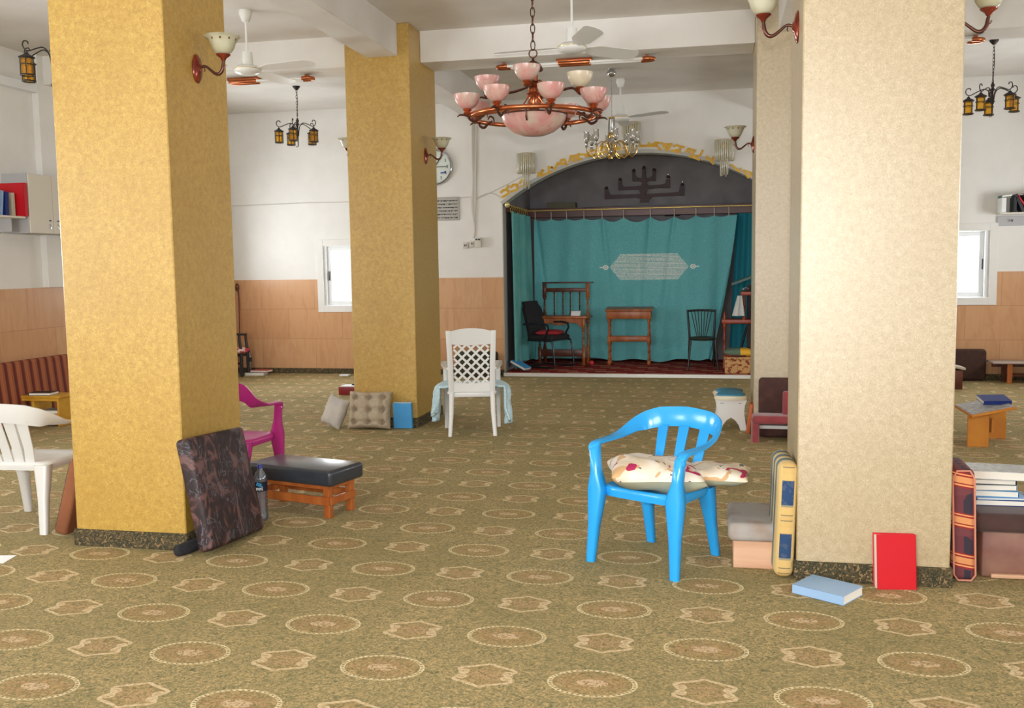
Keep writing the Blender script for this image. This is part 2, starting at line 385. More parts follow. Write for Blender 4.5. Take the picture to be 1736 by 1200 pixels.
# grey jambs and lip lining the arch reveal
J = MB()
J.box((AX - AR + .006, YB + .11, 1.25), (.012, .23, 2.5)); J.box((AX + AR - .006, YB + .11, 1.25), (.012, .23, 2.5))
secs = []
for k in range(41):
    a = -AA + 2 * AA * k / 40; q = lambda rr, y: Vector((AC[0] + rr * math.sin(a), y, AC[1] + rr * math.cos(a)))
    secs.append([q(ARAD + .035, YB - .012), q(ARAD - .012, YB - .012), q(ARAD - .012, YB + .23), q(ARAD + .035, YB - .002)])
J.loft(secs); struct(J.build('trim_1', LIP, smooth=False))
# tiled dado
TB = MB()
for x0, x1, z0, z1 in ((XL, -5.94, .08, 1.44), (-5.94, -4.62, .08, .95), (-4.62, AX - AR, .08, 1.44), (AX + AR, 2.32, .08, 1.44), (2.32, 3.62, .08, 1.0), (3.62, XR, .08, 1.44)):
    TB.box(((x0 + x1) / 2, YB - .006, (z0 + z1) / 2), (x1 - x0, .012, z1 - z0))
struct(TB.build('trim_2', TILE_X, smooth=False))
struct(MB().box((XL + .006, (YF + YB) / 2, .76), (.012, YB - YF, 1.36)).build('trim_3', TILE_Y, smooth=False))
TR = MB()
TR.box((XR - .006, (YF + YB) / 2, .76), (.012, YB - YF, 1.36)); struct(TR.build('trim_4', TILE_Y, smooth=False))
BB = MB()
BB.box(((XL - 3.05) / 2, YB - .012, .04), (-3.05 - XL, .024, .08)); BB.box(((.87 + XR) / 2, YB - .012, .04), (XR - .87, .024, .08))
struct(BB.build('baseboard_back', SKIRT, smooth=False))
struct(MB().box((XL + .012, (YF + YB) / 2, .04), (.024, YB - YF, .08)).build('baseboard_left', SKIRT, smooth=False))
struct(MB().box((XR - .012, (YF + YB) / 2, .04), (.024, YB - YF, .08)).build('baseboard_right', SKIRT, smooth=False))
# left wall pilaster and ducting
struct(MB().box((XL + .04, 9.95, (H + 1.44) / 2), (.08, .95, H - 1.44), bev=.005).build('wall_pilaster', WHITE, smooth=False))
struct(MB().box((XL + .05, 7.2, 3.60), (.10, 4.5, .09), bev=.004).build('trim_5', ALU, smooth=False))

def window(n, axis, fixed, s0, s1, z0, z1, inward, sash=True, frame_w=.09):
    """frame sits in the opening; inward = +1/-1 direction to the room along the other axis"""
    fr = MB(); gl = MB(); bo = MB()
    def bx(mb, a0, a1, b0, b1, off, th, bev=0):
        c, d = (a0 + a1) / 2, a1 - a0
        if axis == 'x': mb.box((c, fixed + inward * off, (b0 + b1) / 2), (d, th, b1 - b0), bev=bev)
        else: mb.box((fixed + inward * off, c, (b0 + b1) / 2), (th, d, b1 - b0), bev=bev)
    def ringf(mb, a0, a1, b0, b1, w_, off, th):
        bx(mb, a0, a0 + w_, b0, b1, off, th, .004); bx(mb, a1 - w_, a1, b0, b1, off, th, .004); bx(mb, a0 + w_, a1 - w_, b0, b0 + w_, off, th, .004); bx(mb, a0 + w_, a1 - w_, b1 - w_, b1, off, th, .004)
    ringf(bo, s0 - .1, s1 + .1, z0 - .06, z1 + .06, .1, .008, .03)
    root = struct(bo.build('window_%d' % n, WHITE, smooth=False))
    ringf(fr, s0, s1, z0, z1, .05, -.05, .09); mid = (s0 + s1) / 2
    fr.build('frame', ALU, root, smooth=False)
    s_ = MB(); ringf(s_, s0 + .05, mid + .02, z0 + .05, z1 - .05, .06, -.05, .04); ringf(s_, mid - .02, s1 - .05, z0 + .05, z1 - .05, .06, -.09, .04); s_.build('sash', ALU, root, smooth=False)
    bx(gl, s0 + .1, s1 - .1, z0 + .1, z1 - .1, -.1, .006); gl.build('pane', PANE, root, smooth=False)
    h = MB()
    if axis == 'x':
        for hx in (s0 + .08, s1 - .08): h.box((hx, fixed + inward * -.015, (z0 + z1) / 2), (.02, .02, .14), bev=.006)
        h.build('handle', DARK, root)
window(1, 'x', YB, -5.84, -4.72, 1.0, 1.98, -1)
window(2, 'x', YB, 2.42, 3.52, 1.06, 2.02, -1)
for n, (y0, y1) in enumerate(((6.25, 7.75), (2.85, 4.35), (-.55, .95))): window(3 + n, 'y', XL, y0, y1, 1.1, 2.4, 1)
for n, (y0, y1) in enumerate(((5.45, 6.95), (1.25, 2.75))): window(6 + n, 'y', XR, y0, y1, 1.1, 2.4, -1)  # unseen right-wall windows, added for their fill light
window(10, 'y', XL, 10.9, 12.9, 1.1, 2.4, 1); window(11, 'y', XR, 10.9, 12.4, 1.1, 2.4, -1)  # unseen pair added to brighten the far half of the room
window(8, 'x', YF, -5.0, -1.2, .9, 2.9, 1); window(9, 'x', YF, .85, 3.15, .2, 2.8, 1)  # the wide one is enlarged to throw light on back wall and alcove

# beams
def beam(x0, x1, y0, y1, z0): struct(MB().box(((x0 + x1) / 2, (y0 + y1) / 2, (z0 + H) / 2 + .01), (x1 - x0, y1 - y0, H - z0 + .02), bev=.008).build('ceiling_beam', CEIL, smooth=False))
# pillars with carpet skirting
def pillar(x0, x1, y0, y1, m_=None):
    mb = MB(); mb.box(((x0 + x1) / 2, (y0 + y1) / 2, H / 2 + .04), (x1 - x0, y1 - y0, H - .08), bev=.006, seg=1)
    r = struct(mb.build('pillar', m_ or STUCCO, smooth=False))
    k = MB(); k.box(((x0 + x1) / 2, (y0 + y1) / 2, .05), (x1 - x0 + .024, y1 - y0 + .024, .10), bev=.004); k.build('skirting', SKIRT, r, smooth=False)
    return r
pillar(-3.705, -2.99, 4.96, 5.66); pillar(-3.60, -2.935, 9.22, 10.1); pillar(.405, 1.135, 5.0, 5.72, PALE_SHEEN); pillar(.345, 1.05, 9.2, 10.1, PALE_SHEEN)
ZB = 3.66
beam(-3.37, -3.05, YF, 4.96, ZB); beam(-3.37, -3.05, 5.66, 9.22, ZB); beam(-3.37, -3.05, 10.1, YB, 3.63)
beam(.53, .85, YF, 5.0, ZB); beam(.53, .85, 5.72, 9.2, ZB); beam(.53, .85, 10.1, YB, ZB)
beam(XL, -3.6, 9.58, 10.05, ZB); beam(-2.935, .345, 9.58, 10.05, ZB); beam(1.05, XR, 9.58, 10.05, ZB)
# stage: low step with a red rug
struct(MB().box((AX, (YB - .12 + DB) / 2, .02), (2 * AR - .03, DB - YB + .12, .04)).build('floor_alcove', mat('step_floor', (120, 110, 96), .8), smooth=False))
struct(MB().box((AX, YB - .13, .025), (2 * AR - .03, .035, .052), bev=.004).build('trim_6', mat('aluminium_edge', (214, 212, 204), .35, metal=.3), smooth=False))
# ------------------------------------------------------------------ object materials
def thin(name, rgb, wt, rough=.05, rgb_d=None, dif=0):
    M = bpy.data.materials.new(name); M.use_nodes = True; nt = M.node_tree; nt.nodes.clear(); A_ = nt.nodes.new
    o = A_('ShaderNodeOutputMaterial'); tr = A_('ShaderNodeBsdfTransparent'); tr.inputs[0].default_value = srgb(rgb); g = A_('ShaderNodeBsdfGlossy'); g.inputs['Roughness'].default_value = rough
    d = A_('ShaderNodeBsdfDiffuse'); d.inputs[0].default_value = srgb(rgb_d or rgb); m1 = A_('ShaderNodeMixShader'); m1.inputs[0].default_value = dif; m2 = A_('ShaderNodeMixShader')
    fr = A_('ShaderNodeFresnel'); fr.inputs[0].default_value = 1.45; ml = A_('ShaderNodeMath'); ml.operation = 'MULTIPLY_ADD'; ml.inputs[1].default_value = 1; ml.inputs[2].default_value = wt
    nt.links.new(fr.outputs[0], ml.inputs[0]); nt.links.new(ml.outputs[0], m2.inputs[0]); nt.links.new(tr.outputs[0], m1.inputs[1]); nt.links.new(d.outputs[0], m1.inputs[2]); nt.links.new(m1.outputs[0], m2.inputs[1]); nt.links.new(g.outputs[0], m2.inputs[2]); nt.links.new(m2.outputs[0], o.inputs[0]); return M
COPPER = mat('copper', (212, 128, 84), .24, metal=.9, rgb2=(184, 104, 68), vs=6); DKCOPPER = mat('dark_copper', (98, 64, 54), .32, metal=.75)
PINKG = mat('pink_marbled_glass', (222, 180, 166), .3, rgb2=(214, 196, 176), vs=9, vd=4, lo=.4, hi=.6, spec=.6)
def pinkglass():
    M = mat('pink_marbled_glass', (222, 180, 166), .28, spec=.6); N = NT(M)
    c = N.ramp(N.noise(5, 3, dist=1.5), [(.36, (196, 136, 130)), (.5, (200, 156, 146)), (.62, (194, 172, 156))])
    v = N.m('ABSOLUTE', N.sub(N.noise(4, 1, dist=2.0), .5)); c = N.mix(N.mul(N.lt(v, .006), .5), c, (184, 96, 96)); N.out(c); return M
PINKG = pinkglass()
CREAMG = mat('cream_glass', (218, 206, 180), .3, rgb2=(206, 190, 162), vs=9, spec=.6)
def shade_mat():
    M = mat('frosted_sconce_glass', (206, 204, 184), .3, spec=.6); N = NT(M); c = N.ramp(N.noise(7, 2), [(.35, (190, 188, 166)), (.65, (170, 164, 132))])
    an = N.m('ARCTAN2', N.y, N.sub(N.x, .175)); d = N.mul(N.lt(N.m('ABSOLUTE', N.sub(N.z, .152)), .0055), N.gt(N.m('COSINE', N.mul(an, 10.0)), .80)); N.out(N.mix(d, c, (104, 62, 34))); return M
SHADE = shade_mat(); DOT = mat('brown_glass_dot', (110, 66, 36), .3)
GOLD = mat('gold_metal', (226, 182, 92), .2, metal=.9); CHROME = mat('chrome', (200, 202, 206), .12, metal=.95); BRASS = mat('brass', (226, 196, 120), .25, metal=.55)
IRON = mat('black_wrought_iron', (52, 46, 42), .5, metal=.3)
def amber():
    M = mat('amber_glass', (226, 150, 20), .15, spec=.7, rgb2=(206, 96, 16), vs=7, trans=.35); return M
AMBER = thin('amber_glass', (255, 226, 130), .03, .1, (255, 184, 36), .25)
FANW = mat('white_fan_enamel', (226, 226, 220), .3); TUBE = mat('white_lamp_tube', (236, 236, 232), .3)
CRYSTAL = thin('crystal_rod', (250, 248, 236), .08, .1, (240, 234, 208), .55); BULB = mat('warm_lamp_glass', (240, 214, 140), .3)
CLEARG = thin('clear_tulip_glass', (248, 246, 240), .12, .08, (236, 234, 226), .3)
WHITEP = mat('white_moulded_plastic', (212, 211, 207), .3, spec=.5); BLUEP = mat('blue_moulded_plastic', (40, 158, 228), .2, spec=.55, coat=.2); PINKP = mat('magenta_moulded_plastic', (178, 46, 124), .28)
WOODO = mat('orange_brown_wood', (180, 104, 50), .35, rgb2=(146, 76, 32), vs=9, stretch=(1, 1, .2)); WOODD = mat('dark_brown_wood', (104, 54, 34), .35, rgb2=(78, 38, 26), vs=8)
WOODP = mat('pale_pine', (214, 172, 140), .6, rgb2=(198, 152, 120), vs=5, stretch=(.3, .3, 3)); WOODY = mat('yellow_varnished_wood', (206, 158, 50), .5, rgb2=(190, 136, 40), vs=6)
WOODR = mat('orange_plywood', (204, 134, 42), .55, rgb2=(190, 116, 36), vs=4); PAPER = mat('book_pages', (230, 226, 214), .8); PAPERW = mat('white_paper', (236, 238, 240), .7)
BLACKM = mat('black_painted_frame', (26, 24, 24), .4); BLACKF = mat('black_fabric', (34, 33, 36), .95, rgb2=(44, 43, 46), vs=60)

# ------------------------------------------------------------------ lamps
def link_chain(mb, top, bot, x=0, y=0, L=.055, r=.003, wd=.012):
    n = max(1, round((top - bot) / (L * .8))); st = (top - bot) / n
    for k in range(n):
        zc = top - (k + .5) * st; a = (k % 2) * PI / 2 + .4
        mb.tube([(x + wd * math.cos(t) * math.cos(a), y + wd * math.cos(t) * math.sin(a), zc + L / 2 * math.sin(t)) for t in [2 * PI * i / 10 for i in range(10)]], r, 5, close=True)
def bowl_prof(R, h, th=.006):
    o = [(.0, 0), (R * .35, h * .04), (R * .62, h * .2), (R * .84, h * .48), (R * .96, h * .78), (R, h)]
    return o + [(R - th, h)] + [(max(0, r - th), z + th) for r, z in o[-2::-1]]
def chandelier():
    c = (-1.335, 7.2)
    t = thing('chandelier', 'large copper ring chandelier with pink marbled glass bowls hanging on a chain', 'chandelier', (c[0], c[1], 2.55))
    z = 2.55
    def L(v): return v - z
    mb = MB(); link_chain(mb, L(H), L(3.20), L=.075, r=.004, wd=.016); mb.build('chain', DKCOPPER, t)
    mb = MB(); mb.tube([(.03 * math.cos(a), 0, L(3.17) + .03 * math.sin(a)) for a in [2 * PI * k / 16 for k in range(16)]], .005, 6, close=True)
    mb.lathe([(.0, L(3.14)), (.008, L(3.135)), (.012, L(3.12)), (.03, L(3.11)), (.058, L(3.09)), (.075, L(3.055)), (.07, L(3.045)), (0, L(3.05))]); mb.build('canopy', DKCOPPER, t)
    mb = MB()
    for k in range(6):
        a = k * PI / 3 + .3
        mb.tube([(.028 * math.cos(a), .028 * math.sin(a), L(3.05)), (.03 * math.cos(a), .03 * math.sin(a), L(2.95)), (.04 * math.cos(a), .04 * math.sin(a), L(2.86)), (.11 * math.cos(a), .11 * math.sin(a), L(2.76))], .006, 6)
    mb.lathe([(0, L(2.97)), (.06, L(2.965)), (.075, L(2.95)), (.06, L(2.93)), (.03, L(2.92)), (.035, L(2.89)), (.055, L(2.88)), (.03, L(2.85)), (.03, L(2.8)), (.05, L(2.79)), (.04, L(2.76)), (0, L(2.755))]); mb.build('central_stem', COPPER, t)
    zr = 2.715; RR = .47
    mb = MB(); mb.tube([(RR * math.cos(a), RR * math.sin(a), L(zr)) for a in [2 * PI * k / 48 for k in range(48)]], .017, 10, close=True)
    for k in range(4):
        a = k * PI / 2 + .35; mb.tube([(.1 * math.cos(a), .1 * math.sin(a), L(2.76)), (.25 * math.cos(a), .25 * math.sin(a), L(2.75)), (RR * math.cos(a), RR * math.sin(a), L(zr))], .010, 6)
    mb.build('ring', COPPER, t)
    b = MB(); b.lathe([(r, zz + L(2.57)) for r, zz in bowl_prof(.245, .15, .008)], seg=40); b.build('central_bowl', PINKG, t)
    b = MB(); b.tube([(.248 * math.cos(a), .248 * math.sin(a), L(2.722)) for a in [2 * PI * k / 36 for k in range(36)]], .006, 6, close=True)
    for k in range(3): a = k * 2.09 + .5; b.tube([(.25 * math.cos(a), .25 * math.sin(a), L(2.74)), (.262 * math.cos(a), .262 * math.sin(a), L(2.69)), (.235 * math.cos(a), .235 * math.sin(a), L(2.655))], .007, 6)
    b.build('bowl_clips', DKCOPPER, t)
    def one(ang, r0, r1, z0, z1, R, g):
        ca, sa = math.cos(ang), math.sin(ang); P = lambda r, zz: (r * ca, r * sa, L(zz))
        m1 = MB(); m1.tube([P(r0 - .04, z0 + .0), P(r0, z0 - .02), P(r0 + (r1 - r0) * .4, z0 - .045), P(r0 + (r1 - r0) * .8, z0 - .03), P(r1, z1 - .035), P(r1 + .05, z1 - .03), P(r1 + .075, z1 - .045)], [.006, .009, .011, .010, .010, .007, .003], 7)
        m1.tube([P(r0 - .06, z0 - .03), P(r0 - .05, z0 + .02), P(r0 - .02, z0 + .035), P(r0, z0 + .01)], [.003, .007, .007, .003], 6)
        arm = m1.build('arm', DKCOPPER, t)
        m2 = MB(); m2.lathe([(0, L(z1) - .03), (.02, L(z1) - .028), (.03, L(z1) - .015), (.018, L(z1) - .008), (.034, L(z1) + .006), (.028, L(z1) + .016), (0, L(z1) + .014)], c=(r1 * ca, r1 * sa, 0), seg=16); m2.build('cup', COPPER, arm)
        m3 = MB(); m3.lathe(bowl_prof(R, .105), c=(r1 * ca, r1 * sa, L(z1) + .012), seg=24); m3.build('glass_bowl', g, arm)
    for k in range(8):
        one(math.radians(-67.5 + 45 * k + 2), RR - .06, .50, zr, 2.745, .098, PINKG)
    for k in range(4):
        one(math.radians(-90 + 90 * k + 3), .07, .345, 2.94, 2.90, .098, CREAMG if k == 1 else PINKG)
    return t
chandelier()

def fan(name_label, c, zh, angs, L=.66, tilt=-.32):
    t = thing('ceiling_fan', name_label, 'fan', (c[0], c[1], zh), 0, 'ceiling fans')
    m = MB(); m.lathe([(0, H - zh), (.055, H - zh), (.06, H - zh - .03), (.035, H - zh - .10), (.012, H - zh - .11), (0, H - zh - .11)], seg=20); m.build('canopy', FANW, t)
    m = MB(); m.tube([(0, 0, H - zh - .1), (0, 0, .16)], .011, 10); m.build('rod', FANW, t)
    m = MB(); m.lathe([(0, .17), (.045, .168), (.052, .10), (.05, .04), (0, .04)], seg=24)
    m.lathe([(0, .045), (.09, .042), (.122, .02), (.125, 0), (.11, -.02), (.06, -.038), (0, -.04)], seg=28); m.build('motor', FANW, t)
    m = MB(); m.tube([(.124 * math.cos(a), .124 * math.sin(a), .012) for a in [2 * PI * k / 28 for k in range(28)]], .0035, 5, close=True); m.build('trim_ring', BRASS, t)
    for a in angs:
        a = math.radians(a); m = MB(); secs = []
        for k in range(28):
            u = min(1, k / 22) if k < 18 else .8 + .2 * math.sin((k - 17) / 10 * PI / 2); r = .11 + (L - .11) * u; w_ = (.028 + .045 * min(1, max(0, (u - .05) / .2)) + .010 * u) * (1 if u < .86 else math.sqrt(max(.004, 1 - ((u - .86) / .141) ** 2)))
            ca, sa = math.cos(a), math.sin(a)
            q = lambda s, zz: (r * ca - s * sa, r * sa + s * ca, s * tilt + zz + .01)
            secs.append([q(w_, .0025), q(-w_, .0025), q(-w_, -.0025), q(w_, -.0025)])
        m.loft(secs); m.build('blade', FANW, t)
fan('white three-blade ceiling fan behind the copper chandelier, between the beams', (-1.218, 8.4), 3.45, (-66, 43, 175), .70)
fan('white three-blade ceiling fan beside the ochre pillar with the black patterned cushion', (-4.23, 8.41), 3.43, (-11, 81, 194), .72, -.15)
fan('small white ceiling fan nearest the arched alcove, beside the gilt chandelier', (-1.218, 12.7), 3.47, (-31, 89, 209), .72, -.06)

def tube_lamp(label, cx, seen=True):
    t = thing('fluorescent_lamp', label, 'lamp', (cx, 9.82, ZB - .045), 0, 'copper capped tube lamps under the beam')
    m = MB(); m.box((0, 0, .028), (.36, .10, .036), bev=.004); m.box((0, -.045, .0), (.33, .035, .04), bev=.015); m.box((0, .045, .0), (.33, .035, .04), bev=.015); m.build('centre_housing', COPPER, t)
    for y in (-.045, .045):
        m = MB(); m.tube([(-.70, y, 0), (.70, y, 0)], .014, 10); m.build('tube', TUBE, t)
    for sx in (-1, 1):
        m = MB(); m.tube([(sx * .68, -.045, 0), (sx * .74, -.045, 0), (sx * .775, -.028, 0), (sx * .787, 0, 0), (sx * .775, .028, 0), (sx * .74, .045, 0), (sx * .66, .045, 0)], .021, 8)
        m.box((sx * .72, 0, .026), (.03, .06, .03)); m.build('end_cap', COPPER, t)
tube_lamp('copper-ended twin tube lamp on the beam just above the copper chandelier', -1.40)
tube_lamp('copper-ended twin tube lamp on the beam behind the fan of the bright side aisle', -5.48 + .5)
tube_lamp('copper-ended twin tube lamp glimpsed beside the silvery pillar, above the amber lanterns', 1.60)

def lantern_lamp(label, c, zc, r, n, rot, zt=H):
    """black iron chandelier with amber glass lanterns; zc = lantern mid height"""
    t = thing('lantern_chandelier', label, 'chandelier', (c[0], c[1], zc), 0, 'amber lantern chandeliers')
    m = MB(); m.lathe([(0, zt - zc), (.05, zt - zc), (.045, zt - zc - .015), (.015, zt - zc - .05), (0, zt - zc - .05)], seg=12); link_chain(m, zt - zc - .04, .22, L=.05, r=.0028, wd=.009); m.tube([(.006, 0, zt - zc - .04), (.012, .004, .45), (.0, .0, .22)], .003, 5); m.build('chain', IRON, t)
    m = MB(); m.tube([(0, 0, .23), (0, 0, .0), (0, 0, -.13)], [.012, .009, .006], 8); m.tube([(.0, 0, -.13), (-.02, 0, -.14), (-.03, 0, -.12)], .004, 5); m.lathe([(0, .24), (.022, .2), (.012, .17), (.03, .15), (0, .13)], seg=12); m.build('stem', IRON, t)
    for k in range(n):
        a = rot + 2 * PI * k / n; ca, sa = math.cos(a), math.sin(a); P = lambda rr, zz: (rr * ca, rr * sa, zz)
        m = MB(); m.tube([P(.012, .0), P(.03, .12), P(.08, .165), P(.14, .15), P(r - .02, .115), P(r + .01, .12), P(r + .03, .15), P(r + .02, .185), P(r - .012, .19), P(r - .02, .17)], .0055, 6); m.tube([P(r, .12), P(r, .09)], .004, 6)
        arm = m.build('arm', IRON, t)
        m = MB(); cx, cy = r * ca, r * sa
        m.lathe([(0, .105), (.012, .1), (.02, .085), (.062, .062), (.066, .056), (.05, .054), (0, .06)], c=(cx, cy, 0), seg=16)
        for zz in (.05, .0, -.082): m.tube([(cx + .051 * math.cos(b), cy + .051 * math.sin(b), zz) for b in [2 * PI * q / 16 for q in range(16)]], .0045, 5, close=True)
        m.lathe([(.052, -.092), (.058, -.088), (.058, -.08), (.048, -.08)], c=(cx, cy, 0), seg=16, cap=False)
        for q in range(4): b = q * PI / 2 + .5; m.tube([(cx + .051 * math.cos(b), cy + .051 * math.sin(b), .055), (cx + .051 * math.cos(b), cy + .051 * math.sin(b), -.088)], .0042, 5)
        m.build('lantern_frame', IRON, arm)
        m = MB(); m.lathe([(.046, -.085), (.046, .054)], c=(cx, cy, 0), seg=20, cap=False); m.build('amber_glass', AMBER, arm)
lantern_lamp('black iron chandelier with five amber lanterns, hanging behind the fan beside the side window', (-5.36, 12.0), 3.33, .24, 5, math.radians(-80))
lantern_lamp('black iron chandelier with amber lanterns, above the wall shelf of dark books', (2.93, 11.6), 3.29, .24, 5, math.radians(-60))
lantern_lamp('black iron chandelier mostly hidden behind the nearest ochre pillar, one amber lantern showing', (-5.50, 7.4), 3.32, .24, 5, math.radians(180))

def gilt_chandelier():
    z = 2.92; t = thing('gilt_chandelier', 'small chrome and gilt chandelier with clear tulip glasses before the gold lettering', 'chandelier', (-1.26, 12.0, z))
    m = MB(); m.lathe([(0, H - z), (.02, H - z - .005), (.058, H - z - .04), (.062, H - z - .055), (.05, H - z - .085), (.02, H - z - .1), (0, H - z - .1)], seg=20)
    for k in range(3): a = k * 2.09; m.tube([(.02 * math.cos(a), .02 * math.sin(a), H - z - .03), (.07 * math.cos(a), .07 * math.sin(a), H - z)], .003, 5)
    m.build('ceiling_cap', CHROME, t)
    m = MB(); link_chain(m, H - z - .09, .47, L=.03, r=.002, wd=.006); m.build('chain', CHROME, t)
    m = MB(); m.lathe([(0, .02), (.035, .03), (.05, .05), (.045, .075), (.02, .09), (.012, .12), (.012, .46), (.02, .47), (0, .48)], seg=18)
    for k in range(8): a = k * PI / 4; m.tube([(.034 * math.cos(a), .034 * math.sin(a), .46), (.045 * math.cos(a), .045 * math.sin(a), .25), (.058 * math.cos(a), .058 * math.sin(a), .10)], .0035, 5)
    m.build('column', CHROME, t)
    m = MB(); m.lathe([(0, -.03), (.012, -.025), (.016, -.005), (.010, .01), (.022, .03), (0, .03)], seg=12); m.lathe([(.03, .22), (.036, .23), (.036, .28), (.03, .29)], seg=16); m.lathe([(.03, .455), (.038, .46), (.038, .47), (.03, .475)], seg=16); m.build('gold_fittings', GOLD, t)
    for k in range(8):
        a = k * PI / 4 + .25; ca, sa = math.cos(a), math.sin(a); r1 = .31; P = lambda r, zz: (r * ca, r * sa, zz)
        m = MB(); m.tube([P(.03, .08), P(.07, .16), P(.12, .18), P(.17, .15), P(.19, .09), P(.21, .03), P(.25, .0), P(.29, .03), P(r1, .08), P(r1, .12)], .006, 6)
        m.tube([P(.05, .06), P(.12, -.005), P(.18, .0), P(.22, .05)], .004, 5); arm = m.build('arm', GOLD, t)
        m = MB(); m.lathe([(0, .11), (.022, .115), (.015, .125), (.015, .155), (.024, .165), (0, .165)], c=(r1 * ca, r1 * sa, 0), seg=12); m.build('socket', CHROME, arm)
        m = MB(); m.lathe([(.012, .165), (.026, .18), (.033, .21), (.034, .24), (.030, .27), (.036, .30), (.034, .30), (.028, .27), (.032, .24), (.030, .21), (.022, .183), (.010, .17)], c=(r1 * ca, r1 * sa, 0), seg=16); m.build('tulip_glass', CLEARG, arm)
gilt_chandelier()

def sconce(label, loc, side, only=True):
    """side +1: points to +x"""
    t = thing('wall_sconce', label, 'wall lamp', loc, 0 if side > 0 else PI, 'copper wall sconces on the pillars')
    RY = Matrix.Rotation(PI / 2, 4, 'Y')
    m = MB(); m.lathe([(0, .0), (.05, .0), (.052, .006), (.042, .016), (.02, .022), (.014, .03), (0, .032)], seg=24, mtx=RY @ Matrix.Scale(1.62, 4, (1, 0, 0)) ); pl = m.build('wall_plate', COPPER_RED, t)
    m = MB(); m.tube([(.02, 0, 0), (.045, 0, .012), (.065, 0, .008), (.09, 0, -.012), (.12, 0, -.034), (.145, 0, -.036), (.165, 0, -.015), (.172, 0, .02), (.175, 0, .038)], [.006, .008, .007, .008, .009, .011, .011, .009, .008], 8)
    m.tube([(.05, 0, .01), (.056, 0, -.012), (.05, 0, -.02)], .003, 5); m.tube([(.165, 0, -.01), (.184, 0, .0), (.19, 0, .014)], .0035, 5); m.build('arm', DKCOPPER, t)
    m = MB(); m.lathe([(0, .035), (.012, .037), (.018, .05), (.040, .066), (.042, .072), (0, .074)], c=(.175, 0, 0), seg=20); m.build('cup', COPPER_RED, t)
    m = MB(); rp = lambda a, z_: .025 * math.cos(10 * a) * max(0, (z_ - .13) / .04)
    m.lathe([(.03, .072), (.045, .08), (.062, .105), (.072, .135), (.085, .16), (.105, .172), (.103, .175), (.082, .164), (.068, .137), (.058, .107), (.04, .084), (.0, .08)], c=(.175, 0, 0), seg=60, ripple=rp); sh = m.build('glass_shade', SHADE, t)
    return t
COPPER_RED = mat('red_lacquered_copper', (150, 66, 42), .2, metal=.45, rgb2=(112, 40, 30), vs=14, coat=.5)
sconce('copper wall sconce with an upturned frosted shade, on the nearest ochre pillar', (-2.99, 5.3, 2.79), 1)
sconce('copper wall sconce at the top of the silvery front pillar, shade cut by the frame', (.405, 5.3, 2.815), -1)
sconce('copper wall sconce on the far side of the silvery pillar, above the amber lanterns', (1.135, 5.3, 2.775), 1)
sconce('copper wall sconce overlapping the wall clock', (-2.935, 9.7, 2.745), 1)
sconce('copper wall sconce beside the crystal wall lamp near the gold lettering end', (.345, 9.7, 2.735), -1)
sconce('wall sconce peeping out behind the further ochre pillar on the window side', (-3.60, 9.7, 2.78), -1)

def crystal_lamp(label, x, z1, z0, zb):
    t = thing('crystal_wall_lamp', label, 'wall lamp', (x, YB, z0), 0, 'crystal wall lamps by the arch')
    m = MB(); m.box((0, -.02, z1 - z0 - .06), (.10, .04, .08), bev=.01); m.tube([(0, -.03, z1 - z0 - .05), (0, -.13, z1 - z0 - .03)], .01, 8)
    m.tube([(.125 * math.cos(a), -.14 + .125 * math.sin(a) * .9, z1 - z0) for a in [2 * PI * k / 28 for k in range(28)]], .004, 5, close=True); m.build('bracket', BRASS, t)
    m = MB()
    for k in range(30):
        a = 2 * PI * k / 30; m.box((.125 * math.cos(a), -.14 + .112 * math.sin(a), (z1 - z0) * .5), (.017, .017, z1 - z0), rot=(0, 0, a), bev=.004, seg=1)
    m.build('outer_crystal_rods', CRYSTAL, t)
    m = MB()
    for k in range(12):
        a = 2 * PI * k / 12; hh = (z0 - zb) * (.75 + .25 * ((k * 7) % 5) / 4); m.box((.05 * math.cos(a), -.14 + .05 * math.sin(a), -hh / 2 + .06), (.014, .014, hh + .12), rot=(0, 0, a), bev=.004, seg=1)
    m.build('inner_crystal_rods', CRYSTAL, t)
    m = MB(); m.lathe([(0, 0), (.022, .01), (.03, .04), (.02, .07), (0, .08)], c=(0, -.14, z1 - z0 - .12), seg=12); m.build('bulb', BULB, t)
crystal_lamp('crystal rod wall lamp hanging over the arch end beside the brass curtain knob', -2.66, 3.19, 2.91, 2.69)
crystal_lamp('crystal rod wall lamp over the arch, beside a pillar sconce', .095, 3.27, 2.99, 2.78)
crystal_lamp('crystal rod wall lamp half hidden behind the gilt chandelier', -1.17, 3.56, 3.28, 3.15)

